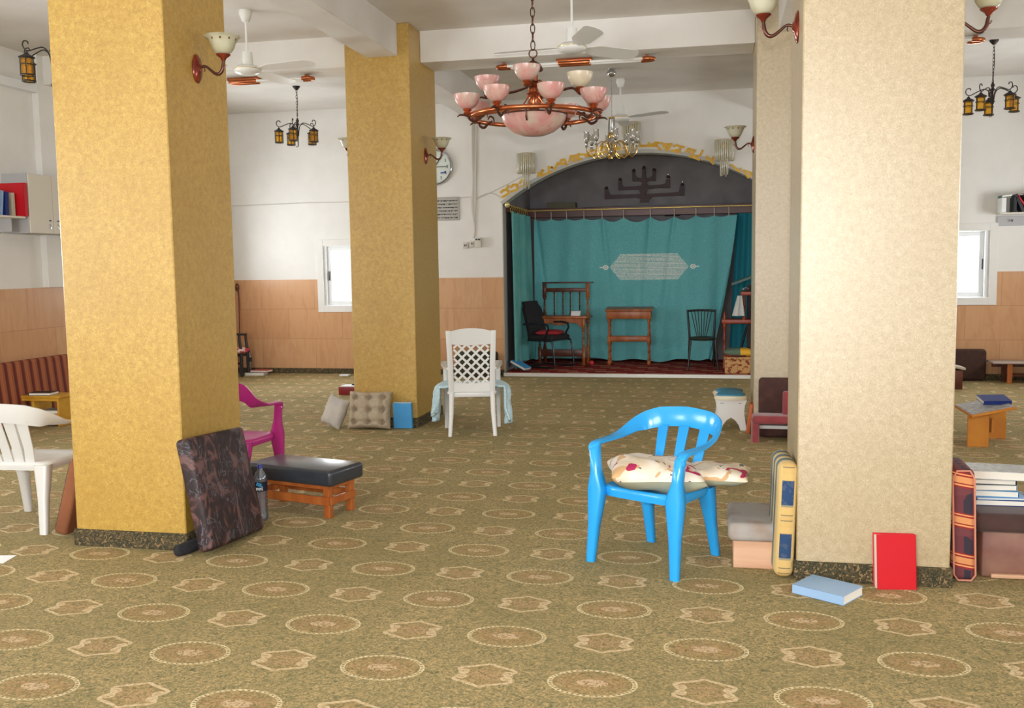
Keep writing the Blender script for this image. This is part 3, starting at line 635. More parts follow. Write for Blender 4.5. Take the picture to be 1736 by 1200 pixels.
# ------------------------------------------------------------------ back wall fittings
def text_mesh(mb, txt, size, mtx, ext=.002):
    cu = bpy.data.curves.new('t', 'FONT'); cu.body = txt; cu.size = size; cu.extrude = ext; cu.align_x = 'CENTER'; cu.align_y = 'CENTER'
    o = bpy.data.objects.new('t', cu); COL.objects.link(o); dg = bpy.context.evaluated_depsgraph_get(); dg.update()
    me = bpy.data.meshes.new_from_object(o.evaluated_get(dg)); t = bmesh.new(); t.from_mesh(me); bpy.data.objects.remove(o); bpy.data.curves.remove(cu); bpy.data.meshes.remove(me)
    mb._add(t, mtx)
RXW = Matrix.Rotation(PI / 2, 4, 'X')
BLK = mat('black_ink', (40, 40, 44), .6)
def clock():
    c = Vector((-4.045, YB, 3.06)); t = thing('wall_clock', 'round white wall clock with a chrome rim, half behind the ochre pillar', 'clock', c)
    m = MB(); m.lathe([(.225, 0), (.262, 0), (.268, .02), (.258, .045), (.245, .052), (.235, .04), (.228, .02)], seg=56, mtx=RXW, cap=False); m.build('rim', CHROME, t)
    m = MB(); m.lathe([(0, .0), (.24, .0), (.24, .02), (0, .02)], seg=48, mtx=RXW); m.build('dial', mat('clock_dial', (214, 222, 214), .4), t)
    m = MB()
    for k in range(1, 13):
        a = PI / 2 - k * PI / 6; text_mesh(m, str(k), .062, Matrix.Translation((.185 * math.cos(a), -.021, .185 * math.sin(a))) @ RXW)
    m.build('numerals', BLK, t)
    m = MB(); strip([(-.01, -.026, -.015), (.075, -.026, .115)], .012, .002, m); m.build('hour_hand', BLK, t)
    m = MB(); strip([(-.03, -.030, 0), (.19, -.030, 0)], .009, .002, m); m.lathe([(0, 0), (.01, 0), (.01, .012), (0, .012)], c=(0, -.022, 0), mtx=RXW, seg=12); m.build('minute_hand', BLK, t)
    m = MB(); m.box((.125, -.0225, -.085), (.08, .003, .022), rot=(0, -.1, 0)); m.box((.155, -.0225, -.07), (.02, .003, .02)); m.build('dial_mark', mat('dial_mark_blue', (70, 90, 160), .5), t)
clock()
def plaque():
    t = thing('inscription_plaque', 'grey plaque with six lines of dark writing below the clock', 'plaque', (-4.0, YB - .01, 2.45))
    m = MB(); m.box((0, 0, 0), (.62, .02, .34), bev=.003); m.build('panel', mat('grey_plaque_face', (176, 174, 166), .5), t)
    m = MB(); rnd = random.Random(3)
    for r in range(6):
        z = .115 - r * .049; x = .285
        while x > -.29:
            w_ = rnd.uniform(.006, .014); q = rnd.random()
            m.box((x - w_ / 2, -.0115, z + rnd.uniform(-.002, .002)), (w_, .002, .005 if q < .5 else .015)); m.box((x - w_ / 2, -.0115, z + (.007 if q < .6 else -.007)), (w_ * 1.1, .002, .004)); x -= w_ + .003 + (.012 if rnd.random() < .12 else 0)
    m.build('writing', BLK, t)
plaque()
LETTERS = [((845, 260), 10.85, [[[(45, 720), (85, 680), (150, 665), (180, 700), (190, 735), (80, 800)], [(180, 600), (140, 665)]],
  [[(230, 625), (270, 580), (340, 575), (340, 670), (235, 700)]], [[(395, 545), (435, 490), (480, 530)], [(390, 635), (440, 600), (510, 570), (480, 530)]],
  [[(715, 470), (745, 360)], [(745, 410), (830, 315)], [(745, 380), (800, 420)], [(805, 310), (790, 425)], [(800, 400), (890, 375)]],
  [[(985, 260), (925, 250), (925, 355), (985, 345)]], [[(985, 260), (1040, 290), (1090, 180)]],
  [[(1110, 265), (1260, 215), (1215, 110), (1160, 125), (1120, 200), (1230, 185)]],
  [[(1305, 150), (1330, 50), (1440, 40), (1420, 150)], [(1385, 50), (1365, 150)]]]),
 ((980, 225), 10.85, [[[(10, 390), (10, 500), (70, 480)], [(10, 400), (120, 400), (150, 440), (190, 370)]],
  [[(190, 380), (250, 440)], [(240, 280), (235, 340), (300, 320)], [(200, 440), (330, 400)]],
  [[(380, 400), (520, 350), (500, 260), (430, 260), (410, 320)]], [[(700, 235), (710, 310), (745, 300), (690, 230)]],
  [[(840, 210), (880, 215), (900, 270), (840, 280)]], [[(940, 260), (990, 270)], [(880, 160), (950, 210), (940, 260)]],
  [[(1140, 210), (1140, 245), (1290, 245), (1310, 190)]], [[(1330, 245), (1430, 182), (1550, 195)], [(1430, 182), (1450, 240), (1330, 245)], [(1450, 240), (1520, 310)]],
  [[(1580, 215), (1720, 210), (1640, 330), (1570, 235)], [(1660, 240), (1640, 260)]]]),
 ((1130, 225), 10.85, [[[(140, 250), (190, 230), (260, 260), (320, 265)], [(260, 260), (240, 360), (95, 330)], [(95, 330), (200, 320)]],
  [[(330, 380), (400, 295), (520, 330), (430, 440)], [(445, 320), (385, 410)]], [[(660, 330), (620, 420), (470, 440), (600, 495)]],
  [[(650, 490), (740, 440), (860, 570)], [(860, 450), (860, 500), (740, 480)]], [[(1140, 600), (1210, 600), (1300, 690), (1350, 710)], [(1300, 690), (1370, 665)]],
  [[(1420, 700), (1590, 750), (1500, 820), (1420, 700)]], [[(1570, 820), (1640, 780), (1700, 850)]], [[(1760, 900), (1830, 870), (1850, 960)], [(1780, 930), (1850, 960)]], [[(1900, 1000), (1990, 1040), (1960, 1100)]]])]
GOLDL = mat('gold_painted_letter', (218, 172, 30), .4, rgb2=(200, 150, 20), vs=20)
t = thing('gold_inscription', 'gold lettering in an old Hebrew script following the arch of the alcove', 'inscription', (AX, YB - .003, 3.0))
for (ox, oy), k, glyphs in LETTERS:
    for g in glyphs:
        m = MB()
        for q_, st in enumerate(g):
            P = [on_wall(ox + x / k, oy + y / k, YB) - Vector((AX, YB, 3.0)) for x, y in st]
            for e_, (a, b) in enumerate(zip(P, P[1:])): d = (b - a).normalized() * .012; strip([a - d, b + d], .031, .008 + .0011 * e_ + .0005 * q_, m)
        m.build('letter', GOLDL, t, smooth=False)
def cable(name, label, cat, pts, r, m_, seg=6):
    m = MB(); m.tube(pts, r, seg); return prop(m.build(name, m_, None), label, cat)
CABLEM = mat('white_cable', (206, 202, 192), .5)
Yc = YB - .01
cable('wall_cable', 'thin white cable clipped along the wall above the side window', 'cable', [on_wall(x, y, Yc) for x, y in ((388, 349), (450, 347), (520, 344), (600, 342), (700, 338), (801, 334))], .006, CABLEM)
cable('wall_cable', 'thin cable rising to the crystal lamp by the arch end', 'cable', [on_wall(x, y, Yc) for x, y in ((806, 338), (830, 327), (860, 312), (885, 299))], .005, CABLEM)
cable('wall_cable', 'thin cable curving from the cable bundle to the arch corner', 'cable', [on_wall(x, y, Yc) for x, y in ((806, 337), (825, 328), (840, 330), (850, 337))], .005, CABLEM)
m = MB()
for k, (dx0, dx1) in enumerate(((-4, -3), (-1.5, -1), (1.5, 1.5), (3.5, 3))):
    m.tube([on_wall(x, y, Yc) for x, y in ((804 + dx0, 205), (804 + dx0 * .9, 260), (804 + dx1 * .8, 310), (803 + dx1, 350), (804, 377))], .011, 6)
m.tube([on_wall(x, y, Yc) for x, y in ((804, 376), (805, 390), (803, 404))], .013, 6)
prop(m.build('cable_bundle', CABLEM), 'bundle of white cables running down the wall beside the arch', 'cable')
def wallbox(name, label, px, py, w_, h, d, extra=None):
    p = on_wall(px, py, YB); t = thing(name, label, 'socket' if 'socket' in name else 'switch', (p.x, YB, p.z)); m = MB(); m.box((0, -d / 2, 0), (w_, d, h), bev=.006); m.build('housing', CABLEM, t)
    m = MB()
    if extra == 'socket': m.box((-.012, -d - .001, 0), (.012, .004, .03)); m.box((.012, -d - .001, 0), (.012, .004, .03))
    else: m.box((-.02, -d - .002, h * .3), (.03, .006, .02)); m.box((.02, -d - .002, h * .3), (.03, .006, .02))
    m.build('face_slots', DARK, t)
wallbox('power_socket', 'small white socket at the foot of the cable bundle, furthest from the arch', 790, 416, .08, .09, .04, 'socket')
wallbox('power_socket', 'white plug socket directly under the cable bundle', 802, 413, .075, .085, .05, 'socket')
wallbox('switch_box', 'taller white switch box under the cables, closest to the arch', 812, 411, .09, .14, .07)

# ------------------------------------------------------------------ alcove
STG = .052
def curtain_mat():
    M = mat('teal_curtain', (56, 138, 142), .85, sheen=.1, spec=.2); N = NT(M); m_ = N.m
    base = N.ramp(N.noise(90, 2), [(.35, (102, 178, 184)), (.65, (124, 204, 208))]); base = N.mix(N.mul(N.ramp_f(N.noise(3, 2), .35, .65), .3), base, (106, 182, 188))
    cx, cz, hw, hh = -1.045, 1.555, .62, .205
    ax = m_('ABSOLUTE', N.sub(N.x, cx)); az = m_('ABSOLUTE', N.sub(N.z, cz))
    hexm = N.mul(N.lt(az, hh), N.lt(N.add(ax, N.mul(az, .85)), hw))
    rows = N.gt(m_('SINE', N.mul(N.sub(N.z, cz), 2 * PI / .0215)), -.35)
    cb = N.nt.nodes.new('ShaderNodeCombineXYZ'); N.nt.links.new(N.mul(N.x, 1.0), cb.inputs[0]); N.nt.links.new(N.mul(m_('ROUND', m_('DIVIDE', N.z, .0215)), 3.7), cb.inputs[2])
    gl = N.gt(N.noise(110, 1, vec=cb.outputs[0]), .40); fine = N.gt(N.noise(120, 1), .40)
    orn_d = m_('SQRT', N.add(m_('POWER', N.sub(ax, .685), 2.0), m_('POWER', m_('MULTIPLY', az, 1.15), 2.0)))
    orn = m_('MAXIMUM', N.lt(m_('ABSOLUTE', N.sub(orn_d, .034)), .009), m_('MAXIMUM', N.lt(orn_d, .016), N.mul(N.lt(az, .008), N.lt(m_('ABSOLUTE', N.sub(ax, .75)), .03))))
    msk = m_('MAXIMUM', N.mul(N.mul(hexm, rows), N.mul(gl, fine)), orn)
    N.out(N.mix(msk, base, (250, 250, 244))); N.bump(N.noise(260, 1), .15, .003); return M
CURT = curtain_mat()
rod_y, rod_z = 15.42, 2.475
clips = [-2.86, -2.60, -2.35, -2.07, -1.78, -1.44, -1.02, -.65, -.32, -.04, .18]
def ztop(x):
    for a, b in zip(clips, clips[1:]):
        if a <= x <= b:
            u = (x - a) / (b - a); return 2.335 - .20 * (b - a) * math.sin(PI * u) * (.9 if b - a > .3 else .5)
    return 2.33
def main_curtain(u, v):
    x = -2.88 + u * 3.2; zt = ztop(x); zb = STG + .035 + .02 * math.sin(x * 9) + .05 * math.exp(-((x + .1) / .12) ** 2) + .05 * math.exp(-((x + 2.2) / .3) ** 2)
    z = zt + (zb - zt) * v
    y = rod_y + .02 + 1.5 * (.018 * math.sin(x * 17 + .7 * math.sin(z * 2)) + .022 * math.sin(x * 7.3 + z * .5)) * (.5 + .5 * v)
    for xc, s in ((-1.78, .3), (-1.02, -.25), (-.65, -.35), (-2.86, .4)):   # folds falling from clips
        d = x - (xc + s * (2.37 - z) * .35); y += .05 * math.exp(-(d / .035) ** 2) * math.exp(-v * 2.5)
    if v > .93: y -= (v - .93) * 2.2 * (.6 + .4 * math.sin(x * 5))
    # gathered towards the free edge
    g = max(0, (x - .02)); y -= .25 * g
    edge = .30 - .42 * v ** 1.3
    if x > edge: x = edge + (x - edge) * .12; y -= .02 * math.sin((u * 3.2) * 60)
    return Vector((x, y, z))
HOOKM = mat('pale_hook', (206, 200, 180), .4)
t = thing('alcove_curtain', 'teal curtain with a white block of small embroidered writing across the alcove', 'curtain', (0, 0, 0))
MBc = MB(); MBc.grid(260, 60, main_curtain); c_ = MBc.build('curtain_cloth', CURT, t, ang=180)
for x in clips: MBc = MB(); MBc.tube([(x, rod_y, rod_z - .02), (x + .005, rod_y + .012, rod_z - .06), (x, rod_y + .015, ztop(x) - .01)], .007, 5); MBc.build('hanging_hook', HOOKM, t)
MBc = MB(); MBc.tube([(clips[7], rod_y, rod_z - .06), (clips[8], rod_y, rod_z - .08)], .004, 5); MBc.build('hanging_wire', BRASS, t)
CURT2 = mat('plain_teal_cloth', (92, 166, 164), .85, rgb2=(110, 176, 170), vs=5, sheen=.1, spec=.2)
def side_curtain(u, v):
    y = 14.02 + u * 1.38; zt = 2.405 - .02 * math.sin(u * 8 * PI) ** 2; z = zt + (STG + .03 + .05 * math.sin(u * 3) - zt) * v
    x = AX - AR + .075 + .035 * math.sin(u * 34 + .4) + .02 * math.sin(u * 13) + .10 * v * (u * .5 + .1) + .02 * u
    if u < .18: x += .03 * (1 - u / .18) * (.4 + v)
    return Vector((x, y - .06 * v * (1 - u), z))
t = thing('side_curtain', 'plain teal curtain hanging along the side wall of the alcove beside the office chair', 'curtain')
m = MB(); m.grid(120, 30, side_curtain); m.build('curtain_cloth', CURT2, t, ang=180)
for k in range(9): m = MB(); m.tube([(AX - AR + .08, 14.04 + k * .165, rod_z - .02), (AX - AR + .085, 14.04 + k * .165, 2.38)], .005, 5); m.build('hanging_hook', BRASS, t)
def far_curtain(u, v):
    x = .30 + u * .54; z = 2.40 + (STG + .04 - 2.40) * v
    if True: x -= .10 * v * (1 - u)
    return Vector((x, rod_y + .16 + .035 * math.sin(u * 21) + .02 * math.sin(u * 9 + v), z))
t = thing('drawn_curtain', 'bluish teal curtain gathered behind the corner shelf by the silvery pillar', 'curtain')
m = MB(); m.grid(60, 30, far_curtain); m.build('curtain_cloth', mat('blue_teal_cloth', (44, 140, 158), .85, sheen=.1, spec=.2), t, ang=180)
# rails
t = thing('curtain_rail', 'thin brass curtain rail with a ball end running round the alcove', 'curtain rail', (AX, rod_y, rod_z))
m = MB(); m.tube([(-AR, 0, 0), (AR, 0, 0)], .012, 8); m.tube([(-AR + .07, 0, 0), (-AR + .07, 13.9 - rod_y, .012)], .012, 8); m.build('rod', BRASS, t)
m = MB(); m.lathe([(.045 * math.sin(a), -.045 * math.cos(a)) for a in [PI * k / 10 for k in range(11)]], c=(-AR + .07, 13.88 - rod_y, .015), seg=16); m.build('ball_end', mat('pale_brass_ball', (226, 212, 150), .25, metal=.5), t)
m = MB()
for k in range(10): y = 14.1 - rod_y + k * .14; m.tube([(-AR + .07 + .024 * math.cos(a), y, .0 + .024 * math.sin(a)) for a in [2 * PI * q / 12 for q in range(12)]], .005, 5, close=True)
m.build('rings', BRASS, t)
m = MB(); m.box((0, .12, -.035), (2 * AR - .02, .06, .15), bev=.006); m.box((-AR + .03, (13.95 - rod_y) / 2 + .05, -.03), (.05, rod_y - 14.0, .12), bev=.004)
mm = m.build('pelmet_board', mat('reddish_brown_board', (92, 40, 28), .35, rgb2=(74, 30, 22), vs=4, stretch=(.5, 3, 3)), t, smooth=False)
# carved seven-branched lamp on the alcove back wall
MN = mat('dark_red_wood', (70, 34, 30), .5, rgb2=(52, 26, 26), vs=10)
p0 = on_wall(1092, 318, DB); t = thing('menorah_carving', 'dark wooden seven-branched candlestick carving high on the grey alcove wall', 'carving', (p0.x, DB, p0.z))
def mp(px, py): q = on_wall(px, py, DB); return (q.x - p0.x, q.z - p0.z)
Ry = Matrix.Rotation(PI / 2, 4, 'X')
def mboard(pxs, th=.05): m = MB(); m.prism([mp(*q) for q in pxs], .0, th, Ry, bev=.004); return m
def mk(x, y): return (990 + x / 8.267, 280 + y / 8.267)
mboard([mk(*q) for q in ((820, 60), (865, 60), (870, 180), (885, 260), (910, 300), (860, 420), (910, 440), (950, 455), (915, 480), (905, 525), (780, 525), (800, 480), (740, 455), (800, 420), (770, 330), (820, 260), (815, 180))], .062).build('upright', MN, t, smooth=False)
for pl_ in (((680, 100), (720, 100), (725, 150), (760, 180), (820, 185), (825, 250), (780, 230), (680, 230)), ((1005, 90), (965, 90), (960, 140), (930, 175), (865, 185), (865, 250), (905, 225), (1005, 225)),
            ((485, 230), (535, 230), (540, 290), (560, 305), (815, 290), (815, 345), (640, 350), (485, 355)), ((1205, 190), (1150, 200), (1140, 260), (1110, 270), (870, 290), (870, 345), (1010, 325), (1205, 325)),
            ((295, 345), (345, 350), (370, 415), (480, 415), (815, 405), (815, 455), (480, 470), (295, 480)), ((1405, 300), (1345, 300), (1330, 375), (1240, 385), (870, 405), (870, 455), (1180, 435), (1405, 430))):
    mboard([mk(*q) for q in pl_]).build('branch', MN, t, smooth=False)
m = MB()
for x, y in ((843, 55), (700, 95), (985, 85), (510, 222), (1180, 182), (318, 340), (1378, 290)):
    q = mp(*mk(x, y)); m.lathe([(0, -.005), (.028, 0), (.03, .02), (.018, .03), (.018, .045), (0, .045)], c=(q[0], -.03, q[1] + .0), seg=12)
m.build('candle_cups', MN, t)
m = MB()
for x, y in ((1180, 170), (1378, 270)): q = mp(*mk(x, y)); m.tube([(q[0], -.03, q[1]), (q[0], -.03, q[1] + .07)], [.01, .004], 6)
m.build('small_bulbs', CLEARG, t)
p = on_wall(1140, 364, DB); m = MB(); m.box((p.x, DB - .03, p.z), (.25, .05, .05), bev=.02); m.box((p.x, DB - .058, p.z), (.2, .01, .022)); prop(m.build('vent_handle', DARK), 'dark oblong fitting on the alcove wall just above the curtain', 'wall fitting')
p = on_wall(955, 350, DB); m = MB(); m.box((p.x, DB - .12, p.z), (.46, .2, .11), bev=.005); prop(m.build('cardboard_box', mat('dull_green_card', (116, 112, 92), .8)), 'dull greenish box lying behind the curtain rail', 'box')
# red rug
def rug_mat():
    M = mat('red_rug', (122, 40, 36), .95, spec=.1); N = NT(M); m_ = N.m
    ry = m_('DIVIDE', N.y, .20); row = m_('ROUND', ry); fy = m_('ABSOLUTE', N.sub(ry, row)); sh = N.mul(m_('FLOORED_MODULO', row, 3.0), .17)
    fx = m_('FRACT', m_('DIVIDE', N.add(N.x, sh), .56)); d = N.mul(N.lt(fy, .085), N.mul(N.lt(m_('ABSOLUTE', N.sub(fx, .5)), .27), N.gt(N.noise(60, 1), .36)))
    base = N.ramp(N.noise(40, 2), [(.4, (122, 36, 40)), (.6, (152, 56, 50))]); N.out(N.mix(N.mul(d, .9), base, (222, 196, 150))); return M
prop(MB().box((AX, (YB - .10 + DB - .1) / 2, .046), (2 * AR - .06, DB - YB - .05, .012), bev=.003).build('stage_rug', rug_mat(), smooth=False), 'dark red rug with rows of beige dashes covering the alcove step', 'rug')
# ------------------------------------------------------------------ books
def book(name, label, loc, rot, w_, h, t_, cover, group=None, tab=False):
    """lies flat: x = width (spine at -x), y = height, z = thickness, origin at centre of the underside"""
    m = MB(); c = .003
    m.box((0, 0, c / 2), (w_, h, c), bev=.001, seg=1); m.box((0, 0, t_ - c / 2), (w_, h, c), bev=.001, seg=1); m.box((-w_ / 2 + c / 2, 0, t_ / 2), (c, h, t_), bev=.001, seg=1)
    o = m.build(name, cover, None, smooth=False); o.location = loc; o.rotation_euler = rot; prop(o, label, 'book', group)
    m = MB(); m.box((.001, 0, t_ / 2), (w_ - .010, h - .008, t_ - 2 * c + .0005)); m.build('pages', PAPER, o, smooth=False)
    return o
def cov(name, rgb, rough=.4): return mat(name + '_cover', rgb, rough)
RED, DRED, NAVY, LBLUE, SBLUE, CREAM, GREYC, DGREEN, BLACKC = cov('red', (196, 22, 36), .35), cov('dark_red', (132, 30, 34)), cov('navy', (32, 52, 120)), cov('light_blue', (146, 178, 212)), cov('sky_blue', (76, 156, 214)), cov('cream', (206, 194, 168)), cov('grey', (150, 156, 158)), cov('dark_green', (40, 110, 104)), cov('black', (34, 36, 42))

# ------------------------------------------------------------------ moulded plastic chairs
def monobloc(label, loc, rz, m_, fw=.52, rw=.42, depth=.46, slots=3, zs=.42, za=.645, zt=.79, bh=1.0, sw=1.0):
    t = thing('plastic_armchair', label, 'chair', loc, rz)
    fy, ry = -depth / 2, depth / 2
    # seat with rolled front edge
    m = MB(); N1 = 16; secs = []
    outline = []
    for k in range(40):
        a = 2 * PI * k / 40; ca, sa = math.cos(a), math.sin(a); ex = .38
        x = (abs(ca) ** ex) * (1 if ca > 0 else -1); y = (abs(sa) ** ex) * (1 if sa > 0 else -1)
        outline.append((x, y))
    def lay(sx, sy, z, dy=0):
        return [Vector((x * (sx - .025 * (y + 1) * .5), fy + .02 + (y + 1) / 2 * (depth - .05) * sy + (1 - sy) * .2 + dy, z + (.012 if y < -.9 else 0) * 0)) for x, y in outline]
    m.loft([lay(.245, 1, zs - .055), lay(.258, 1.02, zs - .03), lay(.255, 1.02, zs - .008), lay(.24, .98, zs), lay(.18, .8, zs - .008), lay(.08, .4, zs - .014)])
    m.build('seat', m_, t, ang=60)
    # legs
    for sx in (-1, 1):
        m = MB(); foot = Vector((sx * fw / 2, fy - .03, 0)); knee = Vector((sx * .245, fy + .01, zs - .02)); top = Vector((sx * .268, fy + .02, za - .03))
        m.loft([rect(foot, (1, 0, 0), (0, 1, 0), .024, .018), rect(foot.lerp(knee, .5), (1, 0, 0), (0, 1, 0), .031, .026), rect(knee, (1, 0, 0), (0, 1, 0), .047, .036, .2),
                rect(knee.lerp(top, .45), (1, 0, 0), (0, 1, 0), .026, .032), rect(top, (1, 0, 0), (0, 1, 0), .024, .030), rect(top + Vector((sx * .004, .02, .03)), (1, 0, 0), (0, 1, .4), .024, .026)])
        m.build('leg', m_, t, ang=60)
        m = MB(); foot = Vector((sx * rw / 2, ry + .03, 0)); knee = Vector((sx * .195, ry - .055, zs - .02))
        m.loft([rect(foot, (1, 0, 0), (0, 1, 0), .024, .018), rect(foot.lerp(knee, .5), (1, 0, 0), (0, 1, 0), .030, .026), rect(knee, (1, 0, 0), (0, 1, 0), .046, .036, .2)])
        m.build('leg', m_, t, ang=60)
    # arms and back in one band
    path = [(.272, fy + .015, za - .055, 0, .026, .014), (.276, fy + .02, za - .02, .0, .028, .016), (.279, fy + .06, za, 0, .030, .012), (.280, -.02, za + .006, .1, .028, .011), (.277, .08, za + .02, .35, .030, .010),
            (.262, .17, za + .05, .65, .040, .009), (.232, .235, zt - .075, .9, .054, .009), (.17, .275, zt - .055, 1, .058, .009), (.09, .293, zt - .045, 1, .056, .009), (0, .30, zt - .04, 1, .056, .009)]
    full = path + [(-x, y, z, q, a, b) for x, y, z, q, a, b in path[-2::-1]]
    P = [Vector(p[:3]) for p in full]; secs = []
    def cr(i, f):   # catmull-rom
        g = lambda j: P[max(0, min(len(P) - 1, j))]
        p0, p1, p2, p3 = g(i - 1), g(i), g(i + 1), g(i + 2)
        return .5 * ((2 * p1) + (-p0 + p2) * f + (2 * p0 - 5 * p1 + 4 * p2 - p3) * f * f + (-p0 + 3 * p1 - 3 * p2 + p3) * f ** 3)
    C = []
    for i in range(len(P) - 1):
        for f in (0, .25, .5, .75): C.append((cr(i, f), [full[i][k] * (1 - f) + full[i + 1][k] * f for k in (3, 4, 5)]))
    C.append((P[-1], list(full[-1][3:])))
    for i, (p, (q, ha, hb)) in enumerate(C):
        d = (C[min(i + 1, len(C) - 1)][0] - C[max(i - 1, 0)][0]).normalized()
        up = Vector((0, 0, 1)); lat = d.cross(up)
        lat = lat.normalized() if lat.length > .2 else Vector((1 if p.x > 0 else -1, 0, 0))
        if lat.dot(Vector((p.x, p.y, 0))) < 0: lat = -lat
        a = (lat * (1 - q) + (up + lat * .18) * q).normalized(); b = d.cross(a).normalized()
        secs.append(rect(p, a, b, ha * (1 + (bh - 1) * q), hb, .5))
    m = MB(); m.loft(secs)
    bk = m.build('backrest', m_, t, ang=60)
    n = slots
    for k in range(n):
        xk = (k - (n - 1) / 2) * (.27 / max(1, n - 1)); m = MB()
        m.loft([rect((xk * .8, ry - .06, zs - .03), (1, 0, 0), (0, 1, .2), .026 * sw, .006), rect((xk * .9, ry - .03, zs + .08), (1, 0, 0), (0, 1, .3), .026 * sw, .006), rect((xk, .275, zt - .09), (1, 0, 0), (0, 1, .2), .032 * sw, .006)])
        m.build('back_slat', m_, t, ang=60)
    return t
monobloc('bright blue plastic armchair with a floral cushion on its seat', (-.307, 5.24, 0), math.radians(-29), BLUEP, fw=.53, rw=.42)
monobloc('white plastic armchair beside the nearest ochre pillar, partly outside the frame', (-4.31, 5.38, 0), math.radians(183), WHITEP, fw=.48, rw=.47, slots=4, zs=.44, za=.655, zt=.80, bh=1.1, sw=1.2)
monobloc('magenta plastic armchair standing behind the black footstool and ochre pillar', (-3.474, 6.45, 0), math.radians(179), PINKP, fw=.50, rw=.42, zs=.40, za=.625, zt=.82, bh=1.2)

# cushion on the blue chair
def floral():
    M = mat('floral_cotton', (226, 208, 186), .8); N = NT(M)
    c = N.ramp(N.noise(5, 2, dist=1), [(.4, (222, 204, 178)), (.55, (232, 220, 204))]); c = N.mix(N.gt(N.noise(7, 1, dist=1.5), .60), c, (206, 166, 120))
    c = N.mix(N.gt(N.noise(8.5, 1, dist=.6), .655), c, (176, 40, 86)); c = N.mix(N.gt(N.noise(6.1, 2, dist=3), .66), c, (104, 104, 104))
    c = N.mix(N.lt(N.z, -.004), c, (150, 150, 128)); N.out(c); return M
FLORAL = floral()
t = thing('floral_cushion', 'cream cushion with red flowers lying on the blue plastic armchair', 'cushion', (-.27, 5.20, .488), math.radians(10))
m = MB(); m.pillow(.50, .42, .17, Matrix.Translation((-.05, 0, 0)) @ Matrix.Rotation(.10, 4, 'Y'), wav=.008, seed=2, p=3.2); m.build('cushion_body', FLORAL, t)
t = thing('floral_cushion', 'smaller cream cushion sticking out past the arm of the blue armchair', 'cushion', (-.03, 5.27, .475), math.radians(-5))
m = MB(); m.pillow(.36, .34, .10, Matrix.Translation((.03, .02, .0)), wav=.006, seed=5, p=3.2); m.build('cushion_body', FLORAL, t)

